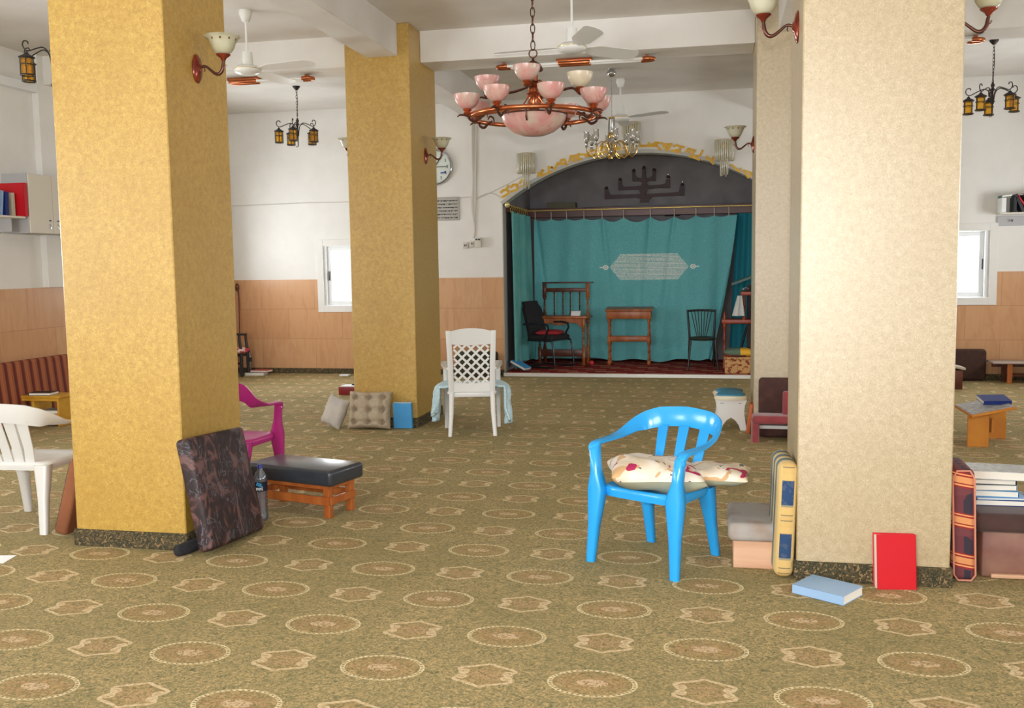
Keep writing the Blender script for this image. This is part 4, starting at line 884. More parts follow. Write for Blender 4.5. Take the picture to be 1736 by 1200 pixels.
# white armchair with lattice back
def lattice_chair():
    t = thing('lattice_armchair', 'white high-backed plastic armchair with a lattice back, seen from behind', 'chair', (-2.325, 9.07, 0), math.radians(194))
    Z0, Z1 = .47, 1.03
    def yb(z): return .20 + max(0, z - .42) * .20
    for sx in (-1, 1):
        m = MB()
        m.loft([rect((sx * .215, .25, 0), (1, 0, 0), (0, 1, 0), .018, .016), rect((sx * .20, .21, .22), (1, 0, 0), (0, 1, 0), .022, .02), rect((sx * .195, yb(.42), .42), (1, 0, 0), (0, 1, 0), .024, .018)]); m.build('leg', WHITEP, t, ang=60)
        m = MB(); m.loft([rect((sx * .262, -.27, 0), (1, 0, 0), (0, 1, 0), .018, .018), rect((sx * .258, -.235, .42), (1, 0, 0), (0, 1, 0), .025, .03), rect((sx * .262, -.22, .64), (1, 0, 0), (0, 1, 0), .024, .026)]); m.build('leg', WHITEP, t, ang=60)
        m = MB(); m.loft([rect((sx * .268, -.26, .635), (1, 0, 0), (0, 0, 1), .026, .010), rect((sx * .270, -.25, .66), (1, 0, 0), (0, 0, 1), .034, .014), rect((sx * .268, -.05, .662), (1, 0, 0), (0, 0, 1), .032, .013), rect((sx * .245, .15, .65), (1, 0, 0), (0, 0, 1), .026, .012), rect((sx * .215, .25, .648), (1, 0, 0), (0, 0, 1), .02, .012)]); m.build('armrest', WHITEP, t, ang=60)
    m = MB(); m.box((0, -.03, .41), (.47, .46, .035), bev=.015, seg=3); m.box((0, .19, .392), (.36, .025, .05), bev=.008); m.box((0, -.25, .39), (.44, .03, .06), bev=.01); m.build('seat', WHITEP, t)
    bk = MB()
    for sx in (-1, 1): bk.loft([rect((sx * .195, yb(.40), .40), (1, 0, 0), (0, 1, 0), .026, .014), rect((sx * .200, yb(.7), .7), (1, 0, 0), (0, 1, 0), .026, .012), rect((sx * .212, yb(1.0), 1.0), (1, 0, 0), (0, 1, 0), .024, .012), rect((sx * .213, yb(1.01), 1.012), (1, 0, 0), (0, 1, 0), .022, .010)])
    # top panel with arched crest
    n = 16; secs = []
    for k in range(n + 1):
        u = -1 + 2 * k / n; x = u * .205; zt_ = 1.0 + .035 * math.cos(u * PI / 2) ** .8 - (.012 if abs(u) > .8 else 0) * 0; zb_ = .885 - .012 * math.cos(u * PI / 2)
        secs.append([Vector((x, yb(zt_) + .008, zt_)), Vector((x, yb(zt_) - .008, zt_)), Vector((x, yb(zb_) - .008, zb_)), Vector((x, yb(zb_) + .008, zb_))])
    bk.loft(secs)
    bk.loft([[Vector((x, yb(.45) + sy, z)) for sy, z in ((.01, .50 + .02 * abs(x) / .2), (-.01, .50 + .02 * abs(x) / .2), (-.01, .42), (.01, .42))] for x in [-.19 + .038 * k for k in range(11)]])
    bko = bk.build('backrest', WHITEP, t, ang=60)
    lt = MB(); x0, x1, z0, z1 = -.165, .165, .495, .89
    sp = .086
    for sgn in (1, -1):
        k = -14
        while k < 15:
            c0 = k * sp; pts_ = []
            # line x = c0 + sgn*(z - z0)
            za = z0; xa = c0; zb = z1; xb = c0 + sgn * (z1 - z0)
            lo, hi = 0.0, 1.0
            dx = xb - xa
            t0 = (x0 - xa) / dx; t1 = (x1 - xa) / dx
            lo = max(lo, min(t0, t1)); hi = min(hi, max(t0, t1))
            if hi - lo > .04:
                A_ = Vector((xa + dx * lo, 0, za + (zb - za) * lo)); B_ = Vector((xa + dx * hi, 0, za + (zb - za) * hi))
                A_.y = yb(A_.z); B_.y = yb(B_.z); strip([A_, B_], .020, .008, lt, (0, -1, 0))
            k += 1
    lt.build('back_lattice', WHITEP, bko, smooth=False)
lattice_chair()
TOWEL = mat('pale_blue_terry', (176, 206, 216), .95, rgb2=(200, 224, 230), vs=50, bump=.5, bs=120, sheen=.2)
t = thing('towel', 'pale blue towel draped across the seat of the white lattice armchair', 'towel', (-2.325, 9.07, .43), math.radians(194))
def tw(u, v):
    s = (u - .5) * 2; a = abs(s); sg = 1 if s > 0 else -1
    L_ = a * .60; wob = .022 * math.sin(v * 15 + s * 5) + .016 * math.sin(v * 31 + a * 9)
    if L_ < .265: x, z = sg * L_, .02 + .01 * math.sin(L_ * 30 + v * 9)
    else:
        d = L_ - .265; f = min(1, d / .05); x = sg * (.265 + .055 * math.sin(f * PI / 2) + .10 * d * (1 if sg > 0 else .6) + wob); z = .02 - (.015 * f) - max(0, d - .02) * (.95 + .2 * math.sin(v * 4 + sg))
        x = sg * max(abs(x), .306)
    y = -.21 + v * .34 + .02 * math.sin(s * 6) + (.04 * (v - .5) * (a > .5))
    return Vector((x, y, z + .006))
m = MB(); m.grid(60, 24, tw); o = m.build('towel_cloth', TOWEL, t, ang=180); md = o.modifiers.new('s', 'SOLIDIFY'); md.thickness = .02; md.offset = 1

# ------------------------------------------------------------------ around the nearest ochre pillar
def dark_pattern():
    M = mat('dark_floral_upholstery', (44, 30, 32), .55); N = NT(M)
    mp_ = N.nt.nodes.new('ShaderNodeMapping'); mp_.inputs['Scale'].default_value = (1, 1.6, .8); N.nt.links.new(N.tc.outputs['Object'], mp_.inputs[0]); v = mp_.outputs[0]
    c = N.ramp(N.noise(7, 3, vec=v, dist=2), [(.44, (38, 26, 28)), (.54, (60, 38, 38)), (.62, (104, 72, 68))])
    s = N.m('ABSOLUTE', N.sub(N.noise(5, 4, vec=v, dist=3.5), .5)); c = N.mix(N.mul(N.lt(s, .014), N.gt(N.noise(6, 1), .47)), c, (88, 88, 96)); N.out(c); return M
DKPAT = dark_pattern()
t = thing('patterned_foam_cushion', 'thick black and plum patterned foam cushion leaning on the nearest ochre pillar', 'cushion', (-2.975, 5.16, 0), math.radians(-2))
def leaning(mb, th, dep, hgt, lean, bev=.03, dz=0):
    mb.box((0, 0, 0), (th, dep, hgt), bev=bev, seg=4)
m = MB(); m.box((0, 0, 0), (.10, .60, .65), bev=.028, seg=4)
bo = m.build('cushion_body', DKPAT, t); bo.location = (.115, 0, .335); bo.rotation_euler = (math.radians(-3), math.radians(-13), 0)
t = thing('bolster', 'slim black bolster lying on the floor under the patterned foam cushion', 'cushion', (-2.95, 4.92, .035), 0)
m = MB(); m.tube([(-.03, -.09, 0), (-.025, -.08, 0), (.0, .0, .0), (.02, .08, .005), (.022, .09, .005)], [.018, .033, .036, .033, .016], 14); m.build('bolster_cover', BLACKF, t)
t = thing('brown_cushion', 'brown flat cushion propped on the window-side face of the nearest ochre pillar', 'cushion', (-3.72, 5.3, 0), 0)
m = MB(); m.box((0, 0, 0), (.085, .44, .48), bev=.018, seg=3); bo = m.build('cushion_body', mat('brown_suede', (138, 84, 52), .8, rgb2=(122, 72, 44), vs=6), t); bo.location = (-.125, 0, .252); bo.rotation_euler = (0, math.radians(17), 0)
m = MB(); m.tube([(0, 0, 0)] * 0 or [(-.0425, -.205, -.22), (-.0425, -.205, .22)], .004, 6); pp = m.build('piping', BLACKC, bo)
# black footstool
LEATH = mat('dark_grey_vinyl', (50, 54, 60), .3, rgb2=(44, 46, 52), vs=8, spec=.5, coat=.15)
t = thing('footstool', 'low wooden footstool with a dark grey vinyl top beside the water bottle', 'footstool', (-2.70, 5.965, 0), math.radians(-15.5))
m = MB(); m.box((0, 0, .27), (.72, .36, .105), bev=.025, seg=4); m.build('padded_top', LEATH, t)
m = MB(); m.box((0, 0, .205), (.62, .28, .03)); m.build('top_rail', WOODO, t, smooth=False)
for sx in (-1, 1):
    for sy in (-1, 1): m = MB(); m.box((sx * .285, sy * .115, .10), (.048, .042, .20), bev=.003, seg=1); m.build('leg', WOODO, t, smooth=False)
for sy in (-1, 1): m = MB(); m.box((0, sy * .14, .115), (.62, .016, .055), bev=.002, seg=1); m.build('stretcher', WOODO, t, smooth=False)
for sx in (-1, 1): m = MB(); m.box((sx * .316, 0, .115), (.016, .26, .05), bev=.002, seg=1); m.build('stretcher', WOODO, t, smooth=False)
CLEARP = thin('clear_bottle_plastic', (226, 234, 246), .16, .08, (190, 206, 230), .12)
WATER = thin('bottle_water', (190, 200, 220), .03)
def bottle(label, loc, detail=True):
    t = thing('water_bottle', label, 'bottle', loc, .4); m = MB()
    pr = [(0, .004), (.032, .0), (.041, .012), (.042, .03)]
    for k in range(6): z = .045 + k * .022; pr += [(.0415, z), (.0385, z + .009)]
    pr += [(.042, .185), (.0425, .20), (.0425, .255), (.044, .262), (.041, .285), (.03, .313), (.016, .332), (.014, .345), (0, .345)]
    m.lathe(pr, seg=28); m.build('bottle_body', CLEARP, t)
    m = MB(); m.lathe([(0, .34), (.0165, .34), (.0165, .362), (.014, .365), (0, .365)], seg=20); m.build('cap', mat('dark_blue_cap', (30, 44, 130), .35), t)
    lb = MB(); lb.lathe([(.0432, .197), (.0432, .258)], seg=28, cap=False); L_ = lb.build('bottle_label', mat('black_blue_label', (20, 26, 44), .35), t)
    if detail:
        mk_ = MB(); mw = MB()
        for k in range(7): a = -PI / 2 - .4 - .4 + k * .12; mk_.lathe([(0, 0), (.006, .0), (.006, .002), (0, .002)], c=(.0433 * math.cos(a + .3), .0433 * math.sin(a + .3), .242 - .002 * k + .012 * (k % 2)), seg=4, mtx=Matrix.Rotation(a + .3, 4, 'Z') @ Matrix.Rotation(PI / 2, 4, 'Y'))
        mk_.build('blue_emblem', mat('label_blue', (70, 170, 220), .4), L_)
        for k in range(6):
            a = -PI / 2 - .75 + k * .20; R_ = .0436
            for (du, z0, z1) in (((0, .205, .222), (.1, .207, .209), (.1, .220, .222)) if k % 2 else ((0, .208, .222), (.05, .214, .216))): mw.box((R_ * math.cos(a + du * .5), R_ * math.sin(a + du * .5), (z0 + z1) / 2), (.002, .004 + du * .05, z1 - z0), rot=(0, 0, a + du * .5))
        mw.build('label_lettering', PAPERW, L_)
    return t
bottle('clear water bottle with a blue cap standing against the vinyl-topped footstool', (-2.865, 5.655, 0))
bottle('water bottle standing behind the black chair by the back wall', (-7.03, 13.66, 0), False)
p = MB(); p.box((0, 0, .0015), (.20, .14, .003)); o = prop(p.build('paper_sheet', PAPERW), 'white sheet of paper on the carpet at the frame edge, near the white armchair', 'paper'); o.location = (-4.0, 4.62, .0); o.rotation_euler = (0, 0, .2)

# ------------------------------------------------------------------ left wall
def stripes():
    M = mat('striped_mattress', (150, 78, 50), .9); N = NT(M)
    f = N.m('FRACT', N.m('DIVIDE', N.y, .125)); c = N.ramp(f, [(0, (92, 34, 28)), (.22, (110, 44, 34)), (.3, (156, 88, 54)), (.62, (166, 98, 62)), (.72, (134, 74, 44)), (.82, (156, 90, 56)), (.93, (92, 34, 28))])
    N.out(c); return M
t = thing('striped_mattress', 'rust and dark red striped mattress leaning on the tiled wall behind the yellow stand', 'mattress', (XL, 8.75, 0), 0)
m = MB(); m.box((0, 0, 0), (.11, 1.8, .68), bev=.03, seg=3); o = m.build('mattress_body', stripes(), t); o.location = (.13, 0, .345); o.rotation_euler = (0, math.radians(-6), 0)
t = thing('yellow_stand', 'small yellow painted book stand with two shelves near the tiled wall', 'stand', (-6.93, 8.95, 0), 0)
for nm, c, d in (('top', (0, 0, .312), (.50, .32, .022)), ('side_panel', (-.235, 0, .15), (.022, .30, .30)), ('side_panel', (.215, 0, .15), (.022, .30, .30)), ('middle_divider', (-.09, 0, .21), (.035, .28, .18)), ('shelf', (-.01, 0, .125), (.43, .29, .018)), ('shelf', (-.01, 0, .03), (.43, .29, .02)), ('front_rail', (0, -.145, .285), (.45, .018, .035))):
    m = MB(); m.box(c, d, bev=.004, seg=1); m.build(nm, WOODY, t, smooth=False)
book('book', 'black book with white pages lying on top of the yellow stand', (-6.95, 8.90, .324), (0, 0, .12), .24, .17, .028, BLACKC)
book('book', 'grey-blue book on the upper shelf of the yellow stand', (-6.83, 8.90, .135), (0, 0, .05), .22, .18, .035, GREYC)
book('book', 'blue book on the bottom shelf of the yellow stand', (-6.81, 8.89, .041), (0, 0, -.05), .19, .18, .035, SBLUE)
# wall cupboard and shelf
CABW = mat('white_cupboard_laminate', (214, 208, 194), .4); CABS = mat('shade_grey_cupboard_side', (176, 176, 178), .5)  # cupboard grey has the shade of its near side put into the colour
t = thing('wall_cupboard', 'white wall cupboard with plain doors hanging beside the shelf of red books', 'cupboard', (XL, 8.93, 2.02))
m = MB(); m.box((.15, .74, .31), (.30, 1.48, .62), bev=.002, seg=1); m.build('cupboard_body', CABS, t, smooth=False)
for k in range(4):
    m = MB(); m.box((.31, .185 + .37 * k, .31), (.018, .362, .615), bev=.003, seg=1); d_ = m.build('door', CABW, t, smooth=False)
    m = MB(); ky = .185 + .37 * k + (.12 if k % 2 == 0 else -.12); m.box((.322, ky, .08), (.006, .022, .05), bev=.002); m.build('keyhole', CHROME, d_)
    m = MB(); m.box((.326, ky, .14), (.006, .03, .014), bev=.002); m.build('catch', BLACKM, d_)
t = thing('wall_shelf', 'white wall shelf carrying red, navy and pale books', 'shelf', (XL, 8.0, 2.18))
m = MB(); m.box((.15, 0, 0), (.30, 1.78, .022), bev=.003, seg=1); m.build('board', CABW, t, smooth=False)
for y in (-.6, .72): m = MB(); m.box((.14, y, -.08), (.24, .015, .14)); m.build('bracket', CABS, t, smooth=False)
m = MB(); m.box((.012, 0, -.13), (.02, 1.7, .07), bev=.003, seg=1); m.build('back_rail', CABS, t, smooth=False)
m = MB(); m.tube([(.02, .52, -.13), (.06, .52, -.145), (.075, .52, -.13), (.07, .52, -.11)], .007, 6); m.tube([(.02, .49, -.15), (.045, .49, -.165), (.05, .49, -.15)], .006, 6); m.build('coat_hook', CHROME, t)
def stand_book(label, y, h, dep, th, cover, lean=0, group='books on the white wall shelf', x=XL + .03, z=2.192):
    # upright on the shelf, spine to the room (+x), thickness along y, leaning towards -y
    o = book('book', label, (0, 0, 0), (0, 0, 0), dep, h, th, cover, group)
    R1 = Matrix.Rotation(PI / 2, 4, 'X') @ Matrix.Rotation(PI, 4, 'Z')     # stand it up, spine to +x
    o.rotation_euler = (Matrix.Rotation(lean, 4, 'X') @ R1).to_euler()
    o.location = (x + dep / 2, y + abs(math.sin(lean)) * 0, z + h / 2 * math.cos(lean) + abs(math.sin(lean)) * th * .5)
    return o
stand_book('large bright red book, tallest on the white wall shelf, against the cupboard', 8.915, .345, .285, .05, RED)
stand_book('thin cream book between the navy and the large red book', 8.83, .24, .20, .025, CREAM)
stand_book('navy blue book on the white wall shelf', 8.74, .24, .20, .05, NAVY, -.05)
stand_book('pale blue book leaning on the navy book', 8.66, .25, .20, .03, LBLUE, -.14)
stand_book('slim red book leaning beside the pale blue book', 8.59, .26, .20, .035, RED, -.17)
stand_book('grey book leaning at the shelf edge of the picture', 8.52, .22, .19, .03, GREYC, -.2)
stand_book('dark red book at the cut end of the white wall shelf', 8.45, .20, .19, .04, DRED, -.2)

# ------------------------------------------------------------------ back left corner
def turned(mb, x, y, z0, z1, r=.02, n=3):
    L_ = z1 - z0; pr = [(0, z0), (r, z0), (r, z0 + L_ * .06)]
    for k in range(n):
        b = z0 + L_ * (.08 + .84 * k / n); s = L_ * .84 / n; pr += [(r * .6, b), (r * .95, b + s * .15), (r * .55, b + s * .25), (r * .75, b + s * .55), (r * .5, b + s * .85), (r, b + s * .93)]
    pr += [(r, z1 - L_ * .05), (r, z1), (0, z1)]; mb.lathe(pr, c=(x, y, 0), seg=12)
t = thing('black_chair', 'low black wooden armchair with a red and white seat pad by the back wall', 'chair', (-6.97, 13.30, 0), 0)
for sx in (0, -.26):
    for sy in (0, .2): m = MB(); m.tube([(sx, sy, 0), (sx, sy, .34), (sx - .02, sy, .56), (sx - .02, sy, .63)], [.022, .024, .02, .018], 8); m.build('leg', BLACKM, t)
m = MB(); m.box((-.11, 0, .64), (.42, .04, .03), bev=.006); m.build('arm_rail', BLACKM, t)
m = MB(); m.box((-.13, .1, .32), (.28, .24, .025), bev=.004); m.build('seat', BLACKM, t)
m = MB(); m.box((-.13, 0, .20), (.26, .02, .025)); m.build('stretcher', BLACKM, t)
RW = mat('red_white_check', (196, 52, 76), .8, rgb2=(232, 214, 206), vs=16, lo=.52, hi=.56); prop(MB().pillow(.38, .30, .11, n=12, p=3).build('seat_pad', RW), 'red and white patterned pad on the low black chair', 'cushion').location = (-7.12, 13.38, .39)
p0 = Vector((-7.25, YB - .06, 1.33)); m = MB(); m.tube([(0, 0, 0), (.02, -.01, -.10), (.03, -.02, -.30), (.06, -.10, -.8), (.08, -.16, -1.33)], [.012, .011, .010, .010, .011], 7); o = m.build('walking_stick', WOODD); o.location = p0; prop(o, 'dark wooden walking stick leaning in the tiled corner behind the black chair', 'walking stick')
m = MB(); m.tube([(.0 + .022 * math.sin(a), 0, .0 + .055 * math.cos(a)) for a in [2 * PI * k / 14 for k in range(14)]], .011, 7, close=True); m.build('loop_handle', WOODD, o)
book('book', 'white-edged book lying flat on the carpet by the low black chair', (-6.86, 13.55, 0), (0, 0, .1), .30, .20, .045, GREYC)
book('book', 'red book lying on the white-edged book on the floor', (-6.80, 13.60, .046), (0, 0, -.1), .28, .19, .03, RED)
m = MB(); m.box((0, 0, .012), (.14, .1, .02), bev=.002); o = m.build('paper_stack', PAPERW); o.location = (-5.43, 13.55, 0); prop(o, 'little stack of white papers on the floor by the back wall', 'papers')
t = thing('tissue_box', 'dark red box with white paper on top, half behind the further ochre pillar', 'box', (-4.55, 11.6, 0)); m = MB(); m.box((0, 0, .05), (.30, .2, .10), bev=.004); m.build('box_body', DRED, t); m = MB(); m.box((0, 0, .108), (.26, .17, .014), bev=.003); m.build('paper_top', PAPERW, t); m = MB(); m.box((.02, 0, .125), (.05, .03, .02), bev=.005); m.build('black_clip', BLACKC, t)

# ------------------------------------------------------------------ at the further ochre pillar
BEIGE = mat('beige_linen', (178, 164, 142), .9, rgb2=(168, 152, 130), vs=30, bump=.2, bs=200); GREYLIN = mat('pale_grey_cotton', (196, 188, 176), .9, rgb2=(180, 174, 168), vs=8, bump=.2, bs=150)
t = thing('tufted_cushion', 'beige tufted seat cushion leaning on the further ochre pillar', 'cushion', (-3.39, 9.10, 0), math.radians(3))
m = MB(); m.pillow(.44, .38, .17, None, n=36, p=5, tuft=.95); o = m.build('cushion_body', BEIGE, t, ang=180); o.location = (0, .0, .19); o.rotation_euler = (math.radians(74), 0, 0)
t = thing('grey_pillow', 'pale grey pillow slumped at the corner of the further ochre pillar', 'pillow', (-3.77, 9.12, 0), math.radians(-25))
m = MB(); m.pillow(.26, .31, .14, None, n=20, p=3.5, wav=.012, seed=4); o = m.build('pillow_body', GREYLIN, t, ang=180); o.location = (0, 0, .165); o.rotation_euler = (math.radians(72), math.radians(14), 0)
m = MB(); m.tube([(.03, -.15, .07), (.04, -.14, .045)], .006, 5); m.build('pillow_corner_tie', GREYLIN, o)
o = book('book', 'sky blue book standing upright against the corner of the further ochre pillar', (-3.065, 9.165, .132), (math.radians(84), 0, math.radians(5)), .19, .26, .045, SBLUE); o.rotation_euler = (math.radians(83), 0, math.radians(183)); o.location = (-3.065, 9.14, .132)
t = thing('green_floor_seat', 'dark green patterned floor seat against the back wall behind the lattice armchair', 'seat', (-3.42, 13.66, 0)); m = MB(); m.box((0, 0, .18), (.60, .26, .36), bev=.04, seg=3); m.build('seat_cover', mat('dark_green_pattern', (44, 54, 40), .85, rgb2=(74, 70, 46), vs=22), t)
# ------------------------------------------------------------------ on the alcove step
ZS = .052
t = thing('reading_desk', 'tall carved wooden reading desk with turned posts and a spindle rail, at the teal curtain', 'desk', (-2.33, 15.0, ZS), math.radians(-4))
for x in (-.36, .34):
    for y, h in ((-.17, .74), (.17, 1.27)):
        m = MB()
        if y > 0:
            m.box((x, y, .13), (.05, .05, .26), bev=.003, seg=1); turned(m, x, y, .26, .68, .024, 2); m.box((x, y, .74), (.05, .05, .12), bev=.003, seg=1); turned(m, x, y, .8, 1.05, .024, 1); m.box((x, y, 1.15), (.055, .05, .22), bev=.003, seg=1)
        else:
            m.box((x, y, .14), (.045, .045, .28), bev=.003, seg=1); turned(m, x, y, .28, .56, .022, 2); m.box((x, y, .65), (.045, .045, .18), bev=.003, seg=1)
        m.build('post', WOODO if x > 0 else WOODD, t)
m = MB(); m.box((0, 0, .745), (.80, .42, .035), bev=.006); m.build('desk_top', WOODO, t)
m = MB(); m.prism([(-.36, .60), (-.36, .73), (.36, .73), (.36, .60), (.28, .60), (.24, .65), (.12, .66), (.04, .63), (-.1, .62), (-.22, .66), (-.28, .60)], .16, .18, RXW); m.build('apron', WOODO, t, smooth=False)
m = MB(); m.box((0, -.17, .19), (.72, .03, .11), bev=.004); m.build('lower_rail', WOODD, t)
m = MB(); m.box((0, .17, 1.16), (.68, .04, .06), bev=.004); m.build('upper_rail', WOODD, t)
m = MB(); m.box((.02, .17, 1.275), (.82, .09, .02), bev=.005); m.build('top_ledge', WOODD, t)
for x in (-.20, -.06, .06, .21): m = MB(); turned(m, x, .17, .76, 1.14, .016, 3); m.build('spindle', WOODD, t)
for k in range(3): m = MB(); m.box((0, 0, .012 + k * .0), (.14, .10, .024), bev=.002); o = m.build('prayer_booklet', PAPERW); o.location = (-2.14 + .003 * k, 14.92, ZS + .764 + .025 * k); prop(o, ('lowest', 'middle', 'topmost')[k] + ' of the three white booklets on the carved reading desk', 'booklet', 'booklets on the reading desk')
# office chair
t = thing('office_chair', 'black fabric cantilever office chair facing across the alcove step', 'chair', (-2.52, 14.58, ZS), math.radians(64))
m = MB()
for sx in (-1, 1): m.tube([(sx * .25, .20, .42), (sx * .25, -.20, .42), (sx * .25, -.25, .39), (sx * .25, -.27, .30), (sx * .25, -.30, .06), (sx * .25, -.28, .02), (sx * .25, -.24, .014), (sx * .25, .26, .014)], .014, 8)
m.tube([(-.25, .26, .014), (.25, .26, .014)], .014, 8); m.tube([(-.25, .1, .42), (.25, .1, .42)], .012, 8); m.build('tube_frame', mat('dark_steel_tube', (60, 62, 66), .25, metal=.6), t)
m = MB(); m.box((0, -.02, .46), (.48, .46, .09), bev=.035, seg=3); m.build('seat', BLACKF, t)
m = MB(); m.loft([rect((0, .20 + .05 * u + .10 * u * u, .42 + .58 * u), (1, 0, 0), (0, 1, -.2), (.20 + .02 * math.sin(u * PI)) * (1 if u < .9 else .82), .045, .4) for u in [k / 10 for k in range(11)]]); m.build('backrest', BLACKF, t)
for sx in (-1, 1): m = MB(); m.loft([rect((sx * .265, y, z), (1, 0, 0), (0, 0, 1), .022, .014) for y, z in ((.26, .66), (.10, .675), (-.08, .68), (-.18, .66), (-.2, .6), (-.14, .5), (-.08, .44))]); m.build('armrest', BLACKC, t)
prop(MB().pillow(.40, .40, .08, n=12, p=4).build('red_seat_pad', mat('red_cotton', (168, 44, 54), .8)), 'red pad on the seat of the black office chair', 'cushion').location = (-2.49, 14.565, ZS + .53)
# middle lectern table
t = thing('wooden_lectern', 'orange-brown wooden lectern table with turned legs in the middle of the alcove', 'table', (-1.32, 15.05, ZS), math.radians(0))
for sx in (-1, 1):
    for y in (-.11, .11):
        m = MB(); x = sx * .305; m.box((x, y, .03), (.045, .045, .06), bev=.003, seg=1); turned(m, x, y, .06, .33, .021, 2); m.box((x, y, .38), (.045, .045, .11), bev=.003, seg=1); turned(m, x, y, .43, .70, .021, 1); m.box((x, y, .745), (.045, .045, .09), bev=.003, seg=1); m.build('leg', WOODO, t)
m = MB(); m.box((0, -.11, .40), (.62, .03, .075), bev=.004); m.box((0, .11, .40), (.62, .03, .075), bev=.004); m.build('middle_rail', WOODO, t)
m = MB(); m.box((0, 0, .78), (.68, .30, .13), bev=.005); m.build('top_box', WOODO, t)
m = MB(); m.box((0, 0, .86), (.72, .36, .03), rot=(.08, 0, 0), bev=.006); m.build('sloping_top', WOODO, t)
# bentwood chair
t = thing('spindle_chair', 'black spindle-back wooden chair standing in front of the teal curtain', 'chair', (-.20, 14.46, ZS), math.radians(4))
for sx in (-1, 1):
    m = MB(); m.tube([(sx * .215, -.23, 0), (sx * .175, -.16, .44)], [.012, .017], 8); m.build('leg', BLACKM, t)
    m = MB(); m.tube([(sx * .19, .24, 0), (sx * .175, .17, .44), (sx * .205, .24, .86)], [.013, .018, .014], 8); m.build('leg', BLACKM, t)
m = MB(); m.lathe([(0, .43), (.19, .43), (.20, .45), (.19, .468), (.14, .462), (0, .458)], seg=28); m.build('seat', mat('dark_olive_seat', (40, 42, 34), .45), t)
m = MB(); m.tube([(-.21, .24, .84), (-.1, .26, .85), (.1, .26, .85), (.21, .24, .84)], .016, 8); m.build('top_rail', BLACKM, t)
for k in range(7): x = (k - 3); m = MB(); m.tube([(x * .022, .175, .46), (x * .05, .252, .84)], .006, 6); m.build('spindle', BLACKM, t)
# corner shelf table
RWD = mat('red_orange_wood', (168, 70, 34), .35, rgb2=(142, 54, 26), vs=8)
t = thing('corner_table', 'reddish wooden table with turned legs and an upper shelf beside the silvery pillar', 'table', (.52, 14.75, ZS))
for x in (-.40, .28):
    for y in (-.17, .17):
        m = MB(); turned(m, x, y, 0, .66, .022, 3)
        if x < 0: m.lathe([(0, .72), (.016, .72), (.02, .76), (.008, .79), (.014, .81), (0, .83)], c=(x, y, 0), seg=10)
        m.build('leg', RWD, t)
m = MB(); m.box((-.05, 0, .69), (.78, .42, .06), bev=.005); m.build('table_top', RWD, t)
for px_ in (-.12, .24): m = MB(); turned(m, px_, -.12, .72, 1.12, .024, 2); m.build('shelf_post', RWD, t)
m = MB(); m.box((.08, -.02, 1.10), (.50, .26, .055), bev=.004); m.build('upper_shelf', RWD, t)
m = MB(); m.prism([(-.30, 0), (.42, .26), (.42, .30), (-.30, .035)], -.25, .25, RXW); o = m.build('sloping_cover', mat('grey_green_board', (84, 110, 104), .5), t, smooth=False); o.location = (.0, .0, 1.22)
m = MB(); m.box((.18, .21, .62), (.50, .02, 1.2)); m.build('back_panel', mat('dark_plum_panel', (56, 40, 42), .6), t, smooth=False)
bx0 = MB(); bx0.box((0, 0, .03), (.22, .16, .06), bev=.004); o = bx0.build('white_book_stack', PAPERW); o.location = (.66, 14.66, ZS + .722); prop(o, 'white book pile lying on the corner table under its upper shelf', 'books')
t = thing('plastic_bag', 'white carrier bag with a dark blue print hanging on the corner table', 'bag', (.62, 14.62, ZS + .80)); m = MB(); m.pillow(.20, .26, .12, Matrix.Rotation(PI / 2, 4, 'X') @ Matrix.Translation((0, .13, 0)), n=14, wav=.02, seed=9); m.build('bag_body', mat('white_blue_plastic', (222, 226, 230), .3, rgb2=(34, 44, 92), vs=7, lo=.47, hi=.5), t)
t = thing('white_cloth', 'white cloth hanging beside the post of the corner table', 'cloth', (.34, 14.60, ZS + .74)); m = MB(); m.grid(14, 18, lambda u, v: Vector(((u - .5) * (.06 + .12 * v) - .02 * v, .015 * math.sin(u * 12) - .02, .33 - v * .30))); o = m.build('cloth_fold', mat('white_cotton', (216, 218, 214), .8), t, ang=180); o.modifiers.new('s', 'SOLIDIFY').thickness = .008
m = MB(); m.lathe([(0, -.02), (.03, -.015), (.034, .0), (.03, .02), (0, .025)], seg=14, mtx=Matrix.Rotation(PI / 2, 4, 'Y')); m.tube([(-.04, 0, 0), (.05, 0, .0)], .024, 10); o = m.build('paper_roll', mat('white_black_roll', (214, 214, 210), .5, rgb2=(60, 60, 64), vs=10, lo=.5, hi=.53)); o.location = (.42, 14.66, ZS + 1.155); prop(o, 'small white roll resting on the upper shelf of the corner table', 'roll')
m = MB(); m.tube([(.0, 0, 0), (.16, .1, .60)], .018, 8); o = m.build('black_pole', BLACKM); o.location = (.30, 14.95, ZS); prop(o, 'slanting black pole under the corner table', 'pole')
# basket box with colourful bag
FLB = mat('flowered_box_cloth', (196, 150, 96), .8, rgb2=(128, 54, 34), vs=26, lo=.54, hi=.58)
t = thing('fabric_box', 'square flower-patterned fabric box on the alcove step by the silvery pillar', 'box', (.30, 13.98, ZS)); m = MB(); m.box((0, 0, .10), (.36, .28, .20), bev=.015, seg=2); m.build('box_body', FLB, t); m = MB(); m.box((0, 0, .215), (.37, .29, .035), bev=.008); m.build('box_rim', FLB, t)
def bagm():
    M = mat('multicolour_bag', (200, 160, 50), .6); N = NT(M); N.out(N.mix(N.lt(N.z, .025), N.ramp(N.x, [(0, (90, 112, 92)), (.02, (90, 112, 92)), (.021, (226, 172, 44)), (1, (226, 172, 44))], 'CONSTANT'), N.ramp(N.m('ADD', N.x, .5), [(0, (196, 44, 50)), (.40, (104, 52, 66)), (.6, (210, 160, 50))], 'CONSTANT'))); return M
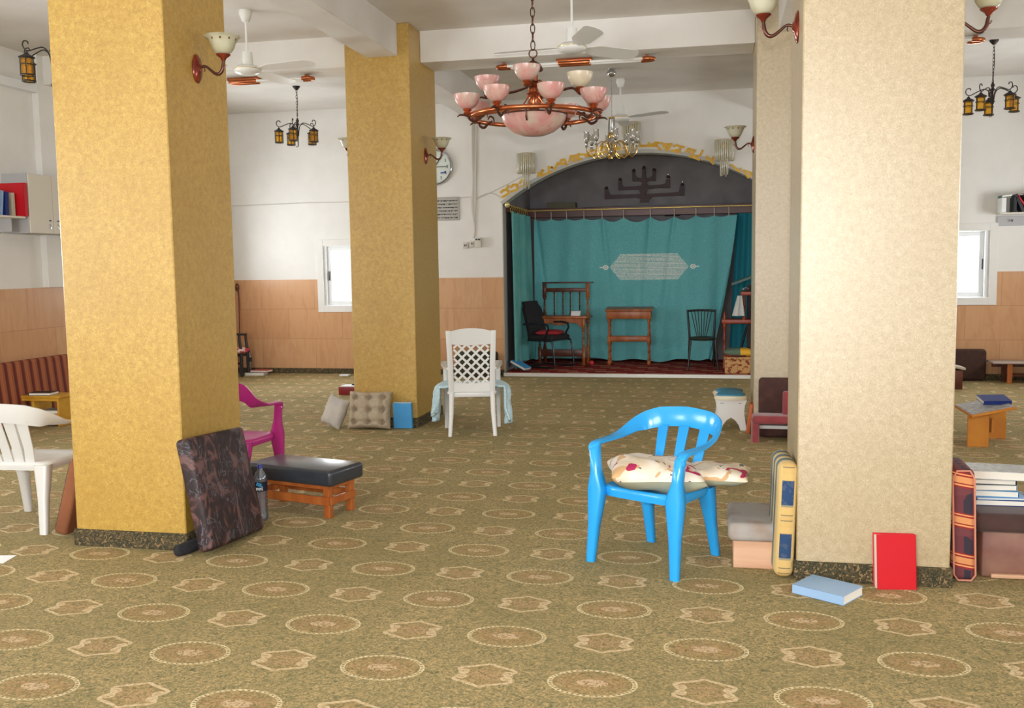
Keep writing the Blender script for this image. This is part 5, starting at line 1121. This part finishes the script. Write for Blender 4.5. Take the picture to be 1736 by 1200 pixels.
t = thing('folded_bag', 'folded green, yellow and red bag lying on the flower-patterned box', 'bag', (.31, 13.98, ZS + .236)); m = MB(); m.pillow(.40, .28, .12, Matrix.Translation((0, 0, .055)), n=16, p=4, wav=.004); m.build('bag_cloth', bagm(), t)
o = book('book', 'sky blue book propped slantwise at the front corner of the alcove step', (-2.84, 13.98, ZS + .075), (0, .42, -.35), .27, .19, .035, SBLUE)
m = MB(); m.lathe([(.04 * math.sin(a), -.04 * math.cos(a)) for a in [PI * k / 10 for k in range(11)]], seg=16); o = m.build('red_ball', mat('red_plastic', (200, 50, 58), .4)); o.location = (-1.88, 14.80, ZS + .042); prop(o, 'small red ball on the rug beside the carved reading desk', 'ball')

# ------------------------------------------------------------------ stool, red seat and board at the silvery back pillar
STW = mat('white_painted_wood', (222, 222, 218), .4); STC = mat('cream_rim', (224, 216, 190), .4); STB = mat('blue_leatherette', (62, 128, 160), .45)
t = thing('child_stool', 'white wooden stool with a waisted cream and blue seat by the silvery pillar', 'stool', (.135, 9.66, 0), math.radians(2))
pl_ = [(-.15, 0), (-.09, 0), (-.075, .05), (-.04, .10), (0, .125), (.04, .10), (.075, .05), (.09, 0), (.15, 0), (.135, .09), (.125, .17), (.13, .24), (.15, .295), (-.15, .295), (-.13, .24), (-.125, .17), (-.135, .09)]
for y in (-.20, .18): m = MB(); m.prism(pl_, -y - .012, -y + .012, RXW); p_ = m.build('leg_panel', STW, t, smooth=False)
m = MB(); m.box((0, -.01, .2), (.02, .38, .08)); m.build('cross_rail', STW, t)
def waist(k, s, n=48):
    k = k % n; h = n // 2; q = k if k < h else n - 1 - k; y = -math.cos(PI * (q + .5) / h); w_ = .198 * (.58 + .42 * abs(y) ** 1.3) * (1 - abs(y) ** 7) ** .5 * s
    return (w_ if k < h else -w_, y * .26 * s)
m = MB(); m.prism([waist(k, 1) for k in range(48)], .295, .335, None, bev=.012); m.build('seat_rim', STC, t)
m = MB(); m.loft([[Vector((waist(k, s_)[0], waist(k, s_)[1], z_)) for k in range(48)] for s_, z_ in ((.86, .33), (.85, .345), (.72, .362), (.4, .375), (.1, .378))]); m.build('seat_pad', STB, t)
m = MB(); m.box((-.085, -.2135, .265), (.03, .002, .006)); m.box((.085, -.2135, .265), (.03, .002, .006)); m.build('peg_slot', mat('grey_slot', (150, 150, 150), .5), t)
m = MB(); m.box((0, 0, .14), (.03, .16, .28), rot=(0, .12, 0), bev=.003); o = m.build('wooden_offcut', mat('orange_board', (190, 92, 40), .5)); o.location = (.315, 9.35, .003); prop(o, 'narrow orange-brown board standing on edge between the white stool and the red seat', 'board')
PLUSH = mat('red_plush', (150, 62, 66), .8, rgb2=(136, 52, 58), vs=9, sheen=.3); PLUM = mat('brown_corduroy', (84, 54, 46), .9, rgb2=(70, 44, 40), vs=12, bump=.3, bs=40)
t = thing('brown_back_cushion', 'large dark brown cushion leaning on the silvery back pillar behind the red seat', 'cushion', (.585, 9.12, 0))
m = MB(); m.box((0, 0, .28), (.40, .09, .55), bev=.035, seg=4); m.build('cushion_body', PLUM, t)
t = thing('red_floor_seat', 'low red plush seat in front of the dark brown cushion at the pillar', 'seat', (.55, 8.93, 0))
m = MB(); m.loft([rect((-.20 + .0 * k, y, z), (1, 0, 0), (0, 1, 0), .035, .10) for k, (y, z) in enumerate(((0, 0), (0, .10), (0, .18)))]); m.build('leg', PLUSH, t)
m = MB(); m.box((.02, 0, .205), (.50, .24, .075), bev=.03, seg=4); m.build('seat_pad', PLUSH, t)
m = MB(); m.box((.16, .04, .33), (.24, .06, .24), bev=.02, seg=3); m.build('back_pad', PLUSH, t)
m = MB(); m.loft([rect((.22, 0, z), (1, 0, 0), (0, 1, 0), .035, .10) for z in (0, .10, .18)]); m.build('leg', PLUSH, t)
m = MB(); m.box((.02, .06, .12), (.40, .05, .03), rot=(0, 0, 0)); m.build('white_crossbar', STW, t)

# ------------------------------------------------------------------ around the silvery front pillar
t = thing('grey_footstool', 'small pine box footstool with a worn grey padded top beside the blue armchair', 'footstool', (.198, 5.36, 0), math.radians(0))
m = MB(); m.box((0, .01, .075), (.205, .44, .15), bev=.003, seg=1); m.build('wooden_box', WOODP, t, smooth=False)
m = MB(); m.box((0, 0, .20), (.262, .50, .10), bev=.03, seg=4); m.build('padded_top', mat('worn_grey_velour', (166, 160, 154), .9, rgb2=(150, 128, 112), vs=6, vd=4, lo=.45, hi=.7), t)
# yellow and blue cushion
def band_mat():
    M = mat('yellow_blue_brocade', (206, 170, 104), .85); N = NT(M); m_ = N.m
    zz = m_('FRACT', m_('DIVIDE', N.add(N.z, .31), .275)); c = N.ramp(zz, [(0, (202, 168, 104)), (.12, (104, 96, 78)), (.135, (200, 166, 104)), (.22, (104, 96, 78)), (.235, (206, 172, 108)), (.38, (150, 140, 110)), (.42, (38, 66, 104)), (.86, (60, 80, 100)), (.88, (206, 172, 108))], 'CONSTANT')
    edge = N.gt(m_('ABSOLUTE', N.x), .030); c = N.mix(edge, c, (208, 178, 116))
    fine = N.noise(45, 1); c = N.mix(N.mul(N.gt(fine, .58), .05), c, (222, 206, 160))
    # stripes running along the sides
    side = N.gt(m_('ABSOLUTE', N.y), -1.0); ys = m_('FRACT', m_('DIVIDE', N.add(N.y, .3), .10)); strp = N.ramp(ys, [(0, (92, 116, 128)), (.4, (208, 196, 160)), (.6, (206, 176, 112)), (.9, (92, 116, 128))], 'CONSTANT')
    c = N.mix(N.gt(N.y, -.155), c, strp)
    N.out(c); N.bump(fine, .2, .003); return M
t = thing('brocade_cushion', 'tall yellow and blue brocade cushion standing against the silvery front pillar', 'cushion', (.345, 5.18, 0), math.radians(3))
m = MB(); m.box((0, 0, 0), (.10, .38, .60), bev=.042, seg=5); o = m.build('cushion_body', band_mat(), t); o.location = (0, 0, .305); o.rotation_euler = (0, math.radians(2), 0)
def red_band():
    M = mat('maroon_brocade', (104, 52, 54), .8); N = NT(M); m_ = N.m
    zz = m_('FRACT', m_('DIVIDE', N.add(N.z, .255), .205)); wv = N.add(zz, N.mul(N.x, 1.0))
    c = N.ramp(wv, [(0, (110, 56, 60)), (.18, (150, 34, 36)), (.22, (224, 158, 100)), (.26, (150, 34, 36)), (.29, (214, 146, 92)), (.45, (150, 34, 36)), (.49, (224, 158, 100)), (.52, (150, 34, 36)), (.555, (104, 50, 56))], 'CONSTANT')
    dk = N.mul(N.gt(m_('MODULO', N.m('ADD', N.x, .5), .09), .048), N.gt(N.noise(14, 1), .48)); c = N.mix(N.mul(dk, m_('MAXIMUM', N.gt(wv, .555), N.lt(wv, .16))), c, (54, 44, 56))
    N.out(c); return M
t = thing('maroon_cushion', 'tall maroon and orange banded cushion standing against the silvery pillar by the stacked books', 'cushion', (1.222, 5.26, 0), math.radians(-2))
m = MB(); m.box((0, 0, 0), (.115, .34, .57), bev=.035, seg=5); o = m.build('cushion_body', red_band(), t); o.location = (0, 0, .29); o.rotation_euler = (0, math.radians(-2), 0)
m = MB()
for sy in (-1,): m.tube([(s_ * .05, -.172, z_) for s_, z_ in ((-1, -.25), (-1, .24), (-.6, .278), (.6, .278), (1, .24), (1, -.25), (.6, -.278), (-.6, -.278))], .005, 6, close=True)
m.build('piping', mat('salmon_piping', (206, 136, 112), .7), o)
# bench with books
t = thing('upholstered_bench', 'dark brown padded bench on a pinkish wooden base carrying a pile of books', 'bench', (1.66, 5.42, 0))
m = MB(); m.box((0, -.02, .12), (.66, .40, .235), bev=.006, seg=1); m.build('base', mat('pinkish_worn_wood', (150, 112, 94), .6, rgb2=(126, 82, 70), vs=5), t)
m = MB(); m.box((.02, .03, .285), (.78, .56, .10), bev=.03, seg=3); m.build('padded_top', mat('dark_brown_plush', (74, 50, 44), .85, rgb2=(62, 40, 36), vs=9, sheen=.2), t)
m = MB(); m.box((-.16, -.235, .015), (.26, .03, .02), bev=.003); m.build('floor_batten', WOODP, t)
zz = .336
for k, (w_, h_, th, cv, dx, rz, lb) in enumerate(((.26, .19, .030, NAVY, .02, 0, 'navy book at the very bottom of the pile on the brown bench'), (.25, .19, .012, LBLUE, .015, .05, 'thin pale blue book second from the bottom of the bench pile'), (.23, .17, .033, SBLUE, -.01, -.05, 'blue book with white pages third from the bottom of the bench pile'),
        (.22, .17, .030, GREYC, -.02, .06, 'greyish book in the middle of the bench pile'), (.22, .17, .028, BLACKC, -.02, -.04, 'dark book second from the top of the bench pile'), (.30, .21, .045, mat('marbled_grey_cover', (186, 188, 186), .5, rgb2=(160, 160, 160), vs=30), .02, -.12, 'large marbled grey book on top of the bench pile'))):
    book('book', lb, (1.44 + dx, 5.44, zz), (0, 0, PI + rz), w_, h_, th, cv, 'books piled on the brown bench'); zz += th + .001
# books at the pillar foot
ang = math.atan2(4.645 - 4.79, .593 - .371)
book('book', 'pale blue hardback lying flat on the carpet in front of the silvery pillar', (.537, 4.80, .001), (0, 0, ang + PI / 2 + PI / 2 * 0), .205, .265, .045, LBLUE)
t = prop(bpy.data.objects.new('red_book', None), 'bright red hardback standing slightly open against the foot of the silvery pillar', 'book'); COL.objects.link(t); t.location = (.878, 4.925, .0); t.rotation_euler = (math.radians(-7), 0, math.radians(8))
m = MB(); m.box((.0, 0, .135), (.19, .004, .27), bev=.001, seg=1); m.build('front_cover', RED, t, smooth=False)
m = MB(); m.box((-.004, .038, .137), (.19, .004, .27), rot=(0, 0, -.16), bev=.001, seg=1); m.build('back_cover', RED, t, smooth=False)
m = MB(); m.box((.093, .013, .135), (.005, .030, .27), bev=.0015, seg=1); m.build('spine', RED, t, smooth=False)
m = MB(); m.prism([(-.093, .003), (.089, .003), (.089, .020), (-.093, .046)], .003, .264); m.build('pages', PAPER, t, smooth=False)

# ------------------------------------------------------------------ right aisle
t = thing('plywood_stand', 'low orange plywood book rest with a paper-covered sloping top in the side aisle', 'stand', (2.28, 9.1, 0))
m = MB(); m.box((-.07, -.22, .14), (.17, .022, .28), bev=.003, seg=1); m.build('side_board', WOODR, t, smooth=False)
m = MB(); m.box((.17, .22, .14), (.20, .022, .28), bev=.003, seg=1); m.build('side_board', WOODR, t, smooth=False)
m = MB(); m.box((.0, 0, .0), (.36, .62, .022), bev=.003, seg=1); o = m.build('sloping_top', WOODR, t, smooth=False); o.location = (.03, 0, .315); o.rotation_euler = (0, math.radians(-13), 0)
m = MB(); m.box((0, 0, .0135), (.34, .58, .004)); m.build('paper_cover', mat('grey_printed_paper', (176, 172, 166), .7, rgb2=(140, 136, 134), vs=24), o, smooth=False)
m = MB(); m.box((.05, 0, .18), (.02, .42, .12)); m.build('cross_board', WOODR, t, smooth=False)
book('book', 'dark blue book with pale pages lying on the orange plywood book rest', (2.37, 9.05, .372), (0, math.radians(-13), math.radians(100)), .16, .24, .035, NAVY)
t = thing('low_table', 'low dark wooden table with a pale top by the tiled wall under the shelf', 'table', (3.96, 13.60, 0))
m = MB(); m.box((0, 0, .268), (.92, .36, .022), bev=.003, seg=1); m.build('table_top', mat('greyish_table_top', (176, 160, 150), .5), t)
for x in (-.25, .22):
    for y in (-.13, .13): m = MB(); m.box((x, y, .128), (.06, .035, .256), bev=.003, seg=1); m.build('leg', WOODD if y > 0 else WOODO, t, smooth=False)
m = MB(); m.box((0, .13, .22), (.8, .02, .06)); m.build('apron', WOODD, t, smooth=False); m = MB(); m.box((0, .0, .10), (.44, .25, .02)); m.build('lower_shelf', WOODD, t, smooth=False)
t = thing('brown_cushion', 'square dark brown cushion leaning on the tiles beside the low table', 'cushion', (3.18, 13.74, 0)); m = MB(); m.box((0, 0, .215), (.62, .12, .42), bev=.05, seg=4); m.build('cushion_body', mat('dark_brown_fabric', (72, 48, 38), .9, rgb2=(60, 40, 34), vs=20), t)
t = thing('corner_stool', 'dark stool with a pale slanted top, mostly hidden behind the silvery pillar', 'stool', (2.88, 12.9, 0)); m = MB(); m.box((0, 0, .12), (.22, .22, .24), bev=.003); m.build('stool_body', WOODD, t); m = MB(); m.box((0, 0, .285), (.28, .26, .03), rot=(0, .2, 0), bev=.003); m.build('stool_top', mat('pale_worn_board', (176, 166, 148), .6), t)
# wall shelf with dark books
t = thing('book_shelf', 'pale wall shelf with a row of dark slanting books by the small window', 'shelf', (4.15, YB, 2.19))
m = MB(); m.box((0, -.12, 0), (1.1, .24, .02), bev=.003, seg=1); m.build('board', CABW, t, smooth=False)
m = MB(); m.box((-.53, -.12, .105), (.055, .22, .19), bev=.004, seg=1); m.build('end_bracket', ALU, t, smooth=False)
m = MB(); m.box((.0, -.012, -.09), (1.1, .022, .13), bev=.002, seg=1); m.build('hook_board', CABS, t, smooth=False)
m = MB(); m.tube([(-.38, -.02, -.07), (-.38, -.06, -.10), (-.38, -.075, -.08)], .008, 6); m.build('coat_hook', CHROME, t)
def lean_book(label, x, h, th, cover, ang_):
    o = book('book', label, (0, 0, 0), (0, 0, 0), .17, h, th, cover, 'dark books on the wall shelf by the window')
    o.rotation_euler = (Matrix.Rotation(-ang_, 4, 'Y') @ Matrix.Rotation(PI / 2, 4, 'Z') @ Matrix.Rotation(PI / 2, 4, 'X')).to_euler(); o.location = (x, YB - .115, 2.205 + h / 2 * math.cos(ang_) + th * math.sin(ang_) * .0)
for x, h, th, cv, a_, lb in ((3.70, .19, .04, BLACKC, .0, 'black book upright at the end bracket of the wall shelf'), (3.755, .24, .04, BLACKC, .42, 'black book leaning right beside the upright one on the wall shelf'), (3.81, .25, .022, RED, .60, 'thin bright red book leaning among the black books on the wall shelf'),
        (3.875, .26, .045, BLACKC, .60, 'thick black book leaning just beyond the thin red one'), (3.95, .27, .04, NAVY, .58, 'dark navy book leaning on the wall shelf'), (4.02, .28, .035, DRED, .5, 'dark red book leaning near the picture edge on the wall shelf')): lean_book(lb, x + .04, h, th, cv, a_)
o = book('book', 'dark green book lying slanted on the end bracket of the wall shelf', (3.66, YB - .12, 2.40), (0, math.radians(-8), 0), .13, .17, .028, DGREEN)
